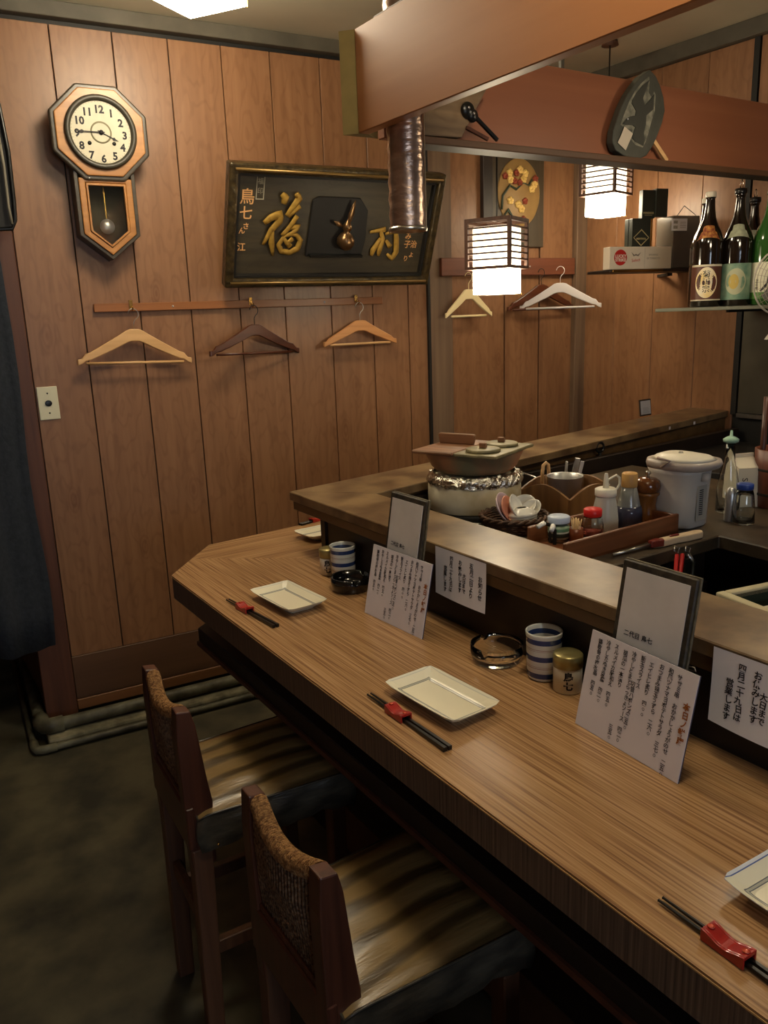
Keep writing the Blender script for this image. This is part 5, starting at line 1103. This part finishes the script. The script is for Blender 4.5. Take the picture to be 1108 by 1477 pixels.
# clip fan at the right edge
fp = dep(1130,406,2.62); fn = thing('clip_fan', 'small grey wire-caged fan clipped to the bottle shelf at the right edge', 'fan', fp, (0,0,-math.atan2(fp.x,fp.y)+.35))
gr = MB()
for r in [.012+.0085*k for k in range(10)]: gr.tube([(r*math.cos(a_),-.045*math.sqrt(max(0,1-(r/.095)**2)),r*1.15*math.sin(a_)) for a_ in [2*PI*k/30 for k in range(30)]], .0010, 5, closed=True)
for k in range(28):
    a_ = 2*PI*k/28; gr.tube([(r*math.cos(a_),-.045*math.sqrt(max(0,1-(r/.095)**2)),r*1.15*math.sin(a_)) for r in (.012,.035,.06,.08,.092)], .0008, 4)
gr.build('cage', mat('grey_wire', rgb(150,140,124), .4, metal=.5), fn)
MB().tube([(.093*math.cos(a_),0,.107*math.sin(a_)) for a_ in [2*PI*k/36 for k in range(36)]], .003, 8, closed=True).build('cage_rim', mat('grey_plastic_rim', rgb(160,154,142), .4), fn)
for k in range(3): MB().prism([(0,-.006),(.03,-.03),(.07,-.035),(.075,.0),(.04,.015)], -.002, .0, Matrix.Rotation(PI/2,4,'X')@Matrix.Rotation(k*2*PI/3,4,'Z')@Matrix.Rotation(.25,4,'X')).build('blade', mat('dark_fan_blade', rgb(62,56,48), .4), fn)
MB().lathe([(.02,-.03),(.022,.02),(.018,.05)], 20, Matrix.Rotation(-PI/2,4,'X')).build('motor', mat('grey_plastic_rim', rgb(160,154,142)), fn)
MB().tube([(0,.02,-.02),(0,.03,-.11)], .008, 10).box((-.02,-.01,-.135),(.02,.05,-.115)).build('neck', mat('white_grey_plastic', rgb(190,186,176), .4), fn)
MB().add([(-.045,-.02,-.185),(-.005,-.02,-.165),(.02,-.02,-.135),(-.012,-.02,-.135),(-.045,.01,-.185),(-.005,.01,-.165),(.02,.01,-.135),(-.012,.01,-.135)],[(0,1,2,3)[::-1],(4,5,6,7),(0,1,5,4),(1,2,6,5),(2,3,7,6),(3,0,4,7)]).build('clip_lever', mat('white_grey_plastic', rgb(190,186,176)), fn, .003, 2)
# cigarette shelf
cA = dep(880,388,3.28); cB = dep(969,383,3.38); dcx = cB-cA; cang = math.atan2(dcx.y,dcx.x)
cs = thing('cigarette_shelf', 'small dark shelf with brass edge carrying cigarette packets on the right wall', 'shelf', (cA.x,cA.y,cA.z-.014), cang)
MB().box((.0,.0,0),(.50,.16,.012)).build('board', M_DARK, cs, .002); MB().box((.01,-.006,.001),(.26,-.0005,.010)).build('brass_edge', M_BRASS, cs, .001)
MB().bar((.40,.12,-.007),(.52,.42,-.007), .02, .012).build('bracket', M_DARKB, cs)
cz = cA.z-.0015
def on_cs(x, y, z=0.): return V(cA.x,cA.y,cz+z)+V(math.cos(cang)*x-math.sin(cang)*y, math.sin(cang)*x+math.cos(cang)*y, 0)
ck_w = dcx.length; ck = thing('cigarette_carton', 'white cigarette carton with a red round LUCKY STRIKE print lying on the small shelf', 'carton', on_cs(0,.004), cang)
MB().box((0,0,0),(ck_w,.045,.088)).build('box', mat('carton_cream', rgb(222,210,190), .5), ck, .001)
MB().lathe([(.031,.0005),(.031,.0012)], 36, Matrix.Translation((.052,0,.046))@RX, smooth=False).build('red_disc', mat('red_print', rgb(196,42,34), .5), ck)
g = MB(); write_row(g, 'LUCKY', .052,.052,.017,-.0017,bold=.0006); write_row(g,'STRIKE',.052,.037,.017,-.0017,bold=.0006); g.build('white_lettering', mat('white_print', rgb(236,226,210), .5), ck)
g = MB(); write_row(g,'Select',.128,.036,.018,-.0007,rot=.1); g.build('red_script', mat('red_print', rgb(196,42,34)), ck)
g = MB(); g.slab([(.105,.066),(.120,.056),(.128,.060),(.136,.056),(.152,.066),(.140,.050),(.128,.053),(.116,.050)],-.0008,-.0004); write_row(g,'SMOKING',.215,.056,.0105,-.0007); write_row(g,'OF TOBACCO',.215,.042,.0105,-.0007); g.box((.172,-.0006,.004),(.1726,-.0002,.084)); g.build('grey_print', mat('grey_print', rgb(140,130,116), .5), ck)
def packet(label, x, y, z, w_, h_, d_, m_, deco):
    t = thing('cigarette_packet', label, 'packet', on_cs(x,y,z), cang); MB().box((0,0,0),(w_,d_,h_)).build('box', m_, t, .001); deco(t, w_, h_); return t
M_BKP = mat('black_green_packet', rgb(44,48,42), .4); M_GP = mat('gilt_print', rgb(190,176,130), .4)
def deco1(t, w_, h_):
    ring(MB(), [(.006,.04),(w_/2,.074),(w_-.006,.04),(w_/2,.006)], [(.010,.04),(w_/2,.069),(w_-.010,.04),(w_/2,.011)], -.0008, -.0002).build('gilt_diamond', M_GP, t)
    g = MB(); write_row(g,'MENTHOL',w_/2,.036,.0105,-.0009,bold=.0004); g.build('lettering', M_GP, t)
def deco2(t, w_, h_):
    g = MB(); write_row(g,'WINDSOR',w_/2,.022,.0115,-.0007,bold=.0004); g.box((.012,-.0007,.012),(w_-.012,-.0003,.0135)); g.build('lettering', M_GP, t)
packet('pale carton lying behind the white one, under the dark packets', .10,.055,0,.145,.088,.05,mat('carton_cream', rgb(222,210,190)),lambda *a: None)
packet('dark green cigarette packet with gilt diamond, standing above the white carton', .148,.06,.0885,.092,.116,.024,M_BKP,deco1)
packet('narrow gilt-edged packet beside the diamond packet', .2405,.06,0,.010,.2045,.024,M_BRASS,lambda *a: None)
packet('dark packet behind the gilt-edged one', .148,.088,.0885,.10,.116,.024,M_BKP,lambda *a: None)
packet('black cigarette packet with pale lettering, topmost on the small shelf', .196,.062,.205,.062,.112,.024,M_BKP,deco2)
packet('plain black packet at the top right of the cigarette pile', .2585,.055,.2105,.060,.112,.024,M_BKP,lambda *a: None)
bxx = thing('clear_organiser_box', 'clear plastic organiser with a white barcode sticker beside the white carton', 'box', on_cs(ck_w+.004,.002,0), cang)
for a_, b_ in (((0,0,0),(.13,.004,.21)),((0,.0045,0),(.004,.11,.21)),((.126,.0045,0),(.13,.11,.21)),((.042,.0045,0),(.045,.108,.19)),((.086,.0045,0),(.089,.108,.19))): MB().box(a_, b_).build('wall_pane', mat('smoky_plastic', rgb(120,110,98), .2, trans=.5), bxx)
MB().box((0,0,-.0),(.13,.11,.004)).build('bottom', M_DARKB, bxx)
MB().box((-.012,-.0015,.15),(.066,-.0005,.198)).build('sticker', M_WHITE, bxx)
g = MB()
for i in range(12): g.box((-.004+.0018*i,-.0022,.178),(-.0032+.0018*i,-.0017,.190)).box((-.004+.0018*i,-.0022,.158),(-.0032+.0018*i,-.0017,.170))
for i in range(4): g.box((.030,-.0022,.162+.007*i),(.060,-.0017,.1636+.007*i))
g.build('sticker_print', mat('grey_print', rgb(140,130,116)), bxx)
MB().tube([(.05,.05,.21),(.09,.05,.255),(.15,.05,.22),(.165,.05,.17)], .0015, 6).build('wire_loop', M_BLACKP, bxx)

# ------------------------------------------------------------------ plaques on the fascia ledge
pz = FZ0+.0005
PY = 1.744
def zp(L_, x0, z0, y_=PY):
    """outline in the plane of the plaque from points of the 9.23x view"""
    return [((q := aty(860+x/9.233, 80+y/9.233, y_)).x-x0, max(.0015, q.z-z0)) for x, y in L_]
bx0 = aty(910,225,PY).x
face = [(720,185),(800,270),(860,400),(905,560),(922,740),(885,900),(800,1120),(740,1240),(680,1330),(580,1385),(400,1345),(270,1265),(222,1150),(235,1000),(280,860),(340,690),(420,520),(500,400),(600,270)]
bpq = thing('bird_plaque', 'black stone-shaped plaque carved with a flying bird, standing on the fascia ledge', 'plaque', (bx0,PY,pz), 0)
M_SLATE = mat('slate_black', rgb(74,74,66), .55, noise=.2, nscale=20, bump=.2)
MB().slab(zp(face,bx0,pz),0,.026).build('stone_body', M_SLATE, bpq, .004, 3)
BIRD = [(700,330),(610,400),(540,490),(480,590),(470,640),(525,740),(515,800),(440,815),(390,850),(345,910),(400,925),(480,930),(515,960),(470,1100),(520,1150),(620,1205),(640,1130),(625,1030),(655,920),(660,800),(755,720),(765,520),(720,580),(640,665),(615,570),(650,480),(690,360)]
GL = [(705,280),(600,370),(520,470),(450,590),(420,660),(390,740),(350,840),(325,920),(370,960),(480,990),(455,1110),(520,1190),(620,1225),(660,1150),(690,1050),(730,900),(780,740),(790,520),(770,480),(740,560),(700,500),(710,360)]
MB().slab(zp(GL,bx0,pz),-.0006,.001).build('pale_scraped_ground', mat('scraped_grey', rgb(142,138,122), .8, noise=.55, nscale=45, col2=rgb(92,90,80)), bpq)
MB().slab(zp(BIRD,bx0,pz),-.0030,-.0007).build('carved_bird', mat('bird_black', rgb(62,62,56), .5), bpq)
ey = zp([(412,850)],bx0,pz)[0]
MB().lathe([(.0024,.0031),(.0018,.0040)], 10, Matrix.Translation((ey[0],0,ey[1]))@RX).build('bird_eye', M_WHITE, bpq)
MB().slab(zp([(365,950),(475,1045),(380,1265),(275,1165)],bx0,pz),-.0045,-.0035).build('price_sticker', mat('pinkish_sticker', rgb(198,184,166), .6), bpq)
ea, eb = zp([(780,1090),(960,1370)],bx0,pz)
MB().bar((ea[0],.012,ea[1]),(eb[0],.006,.005), .009, .012).build('easel_leg', M_BEIGE, bpq)
wx0 = aty(650,200,PY).x
wq = thing('wood_grain_plaque', 'grey swirling-grain wooden slab plaque on the ledge at the fascia corner', 'plaque', (wx0,PY,pz), 0)
M_SWIRL = wood('swirl_grain', rgb(138,112,82), rgb(90,70,50), None, 'X', 1.6, .55, knots=True)
def wpq(L_): return [((q := aty(x,y,PY)).x-wx0, max(.002,q.z-pz)) for x, y in L_]
MB().slab(wpq([(592,165),(600,140),(650,118),(703,126),(690,150),(665,199),(610,199),(597,188)]),-.004,.020).build('wood_slab', M_SWIRL, wq, .003, 2)
for (x,y), r in (((672,160),.020),((679,168),.016)):
    k_ = wpq([(x,y)])[0]; kb_ = MB().lathe([(.001,.016),(r*.9,.013),(r,.009),(r,.004)], 18, Matrix.Translation((k_[0],0,k_[1]))@RX).build('black_knob', M_BLACKP, wq)
    MB().lathe([(.001,.0175),(.004,.0165)], 10, Matrix.Translation((k_[0]-.002,0,k_[1]+.004))@RX).build('rivet', M_ALU, kb_)
a_, b_, c_, d_ = wpq([(684,172),(711,203),(670,185),(698,202)])
MB().bar((a_[0],-.010,a_[1]),(b_[0],-.018,.006), .008, .008).build('easel_leg', M_BLACKP, wq); MB().bar((c_[0],-.008,c_[1]),(d_[0],-.016,.006), .008, .008).build('easel_leg', M_SW, wq)
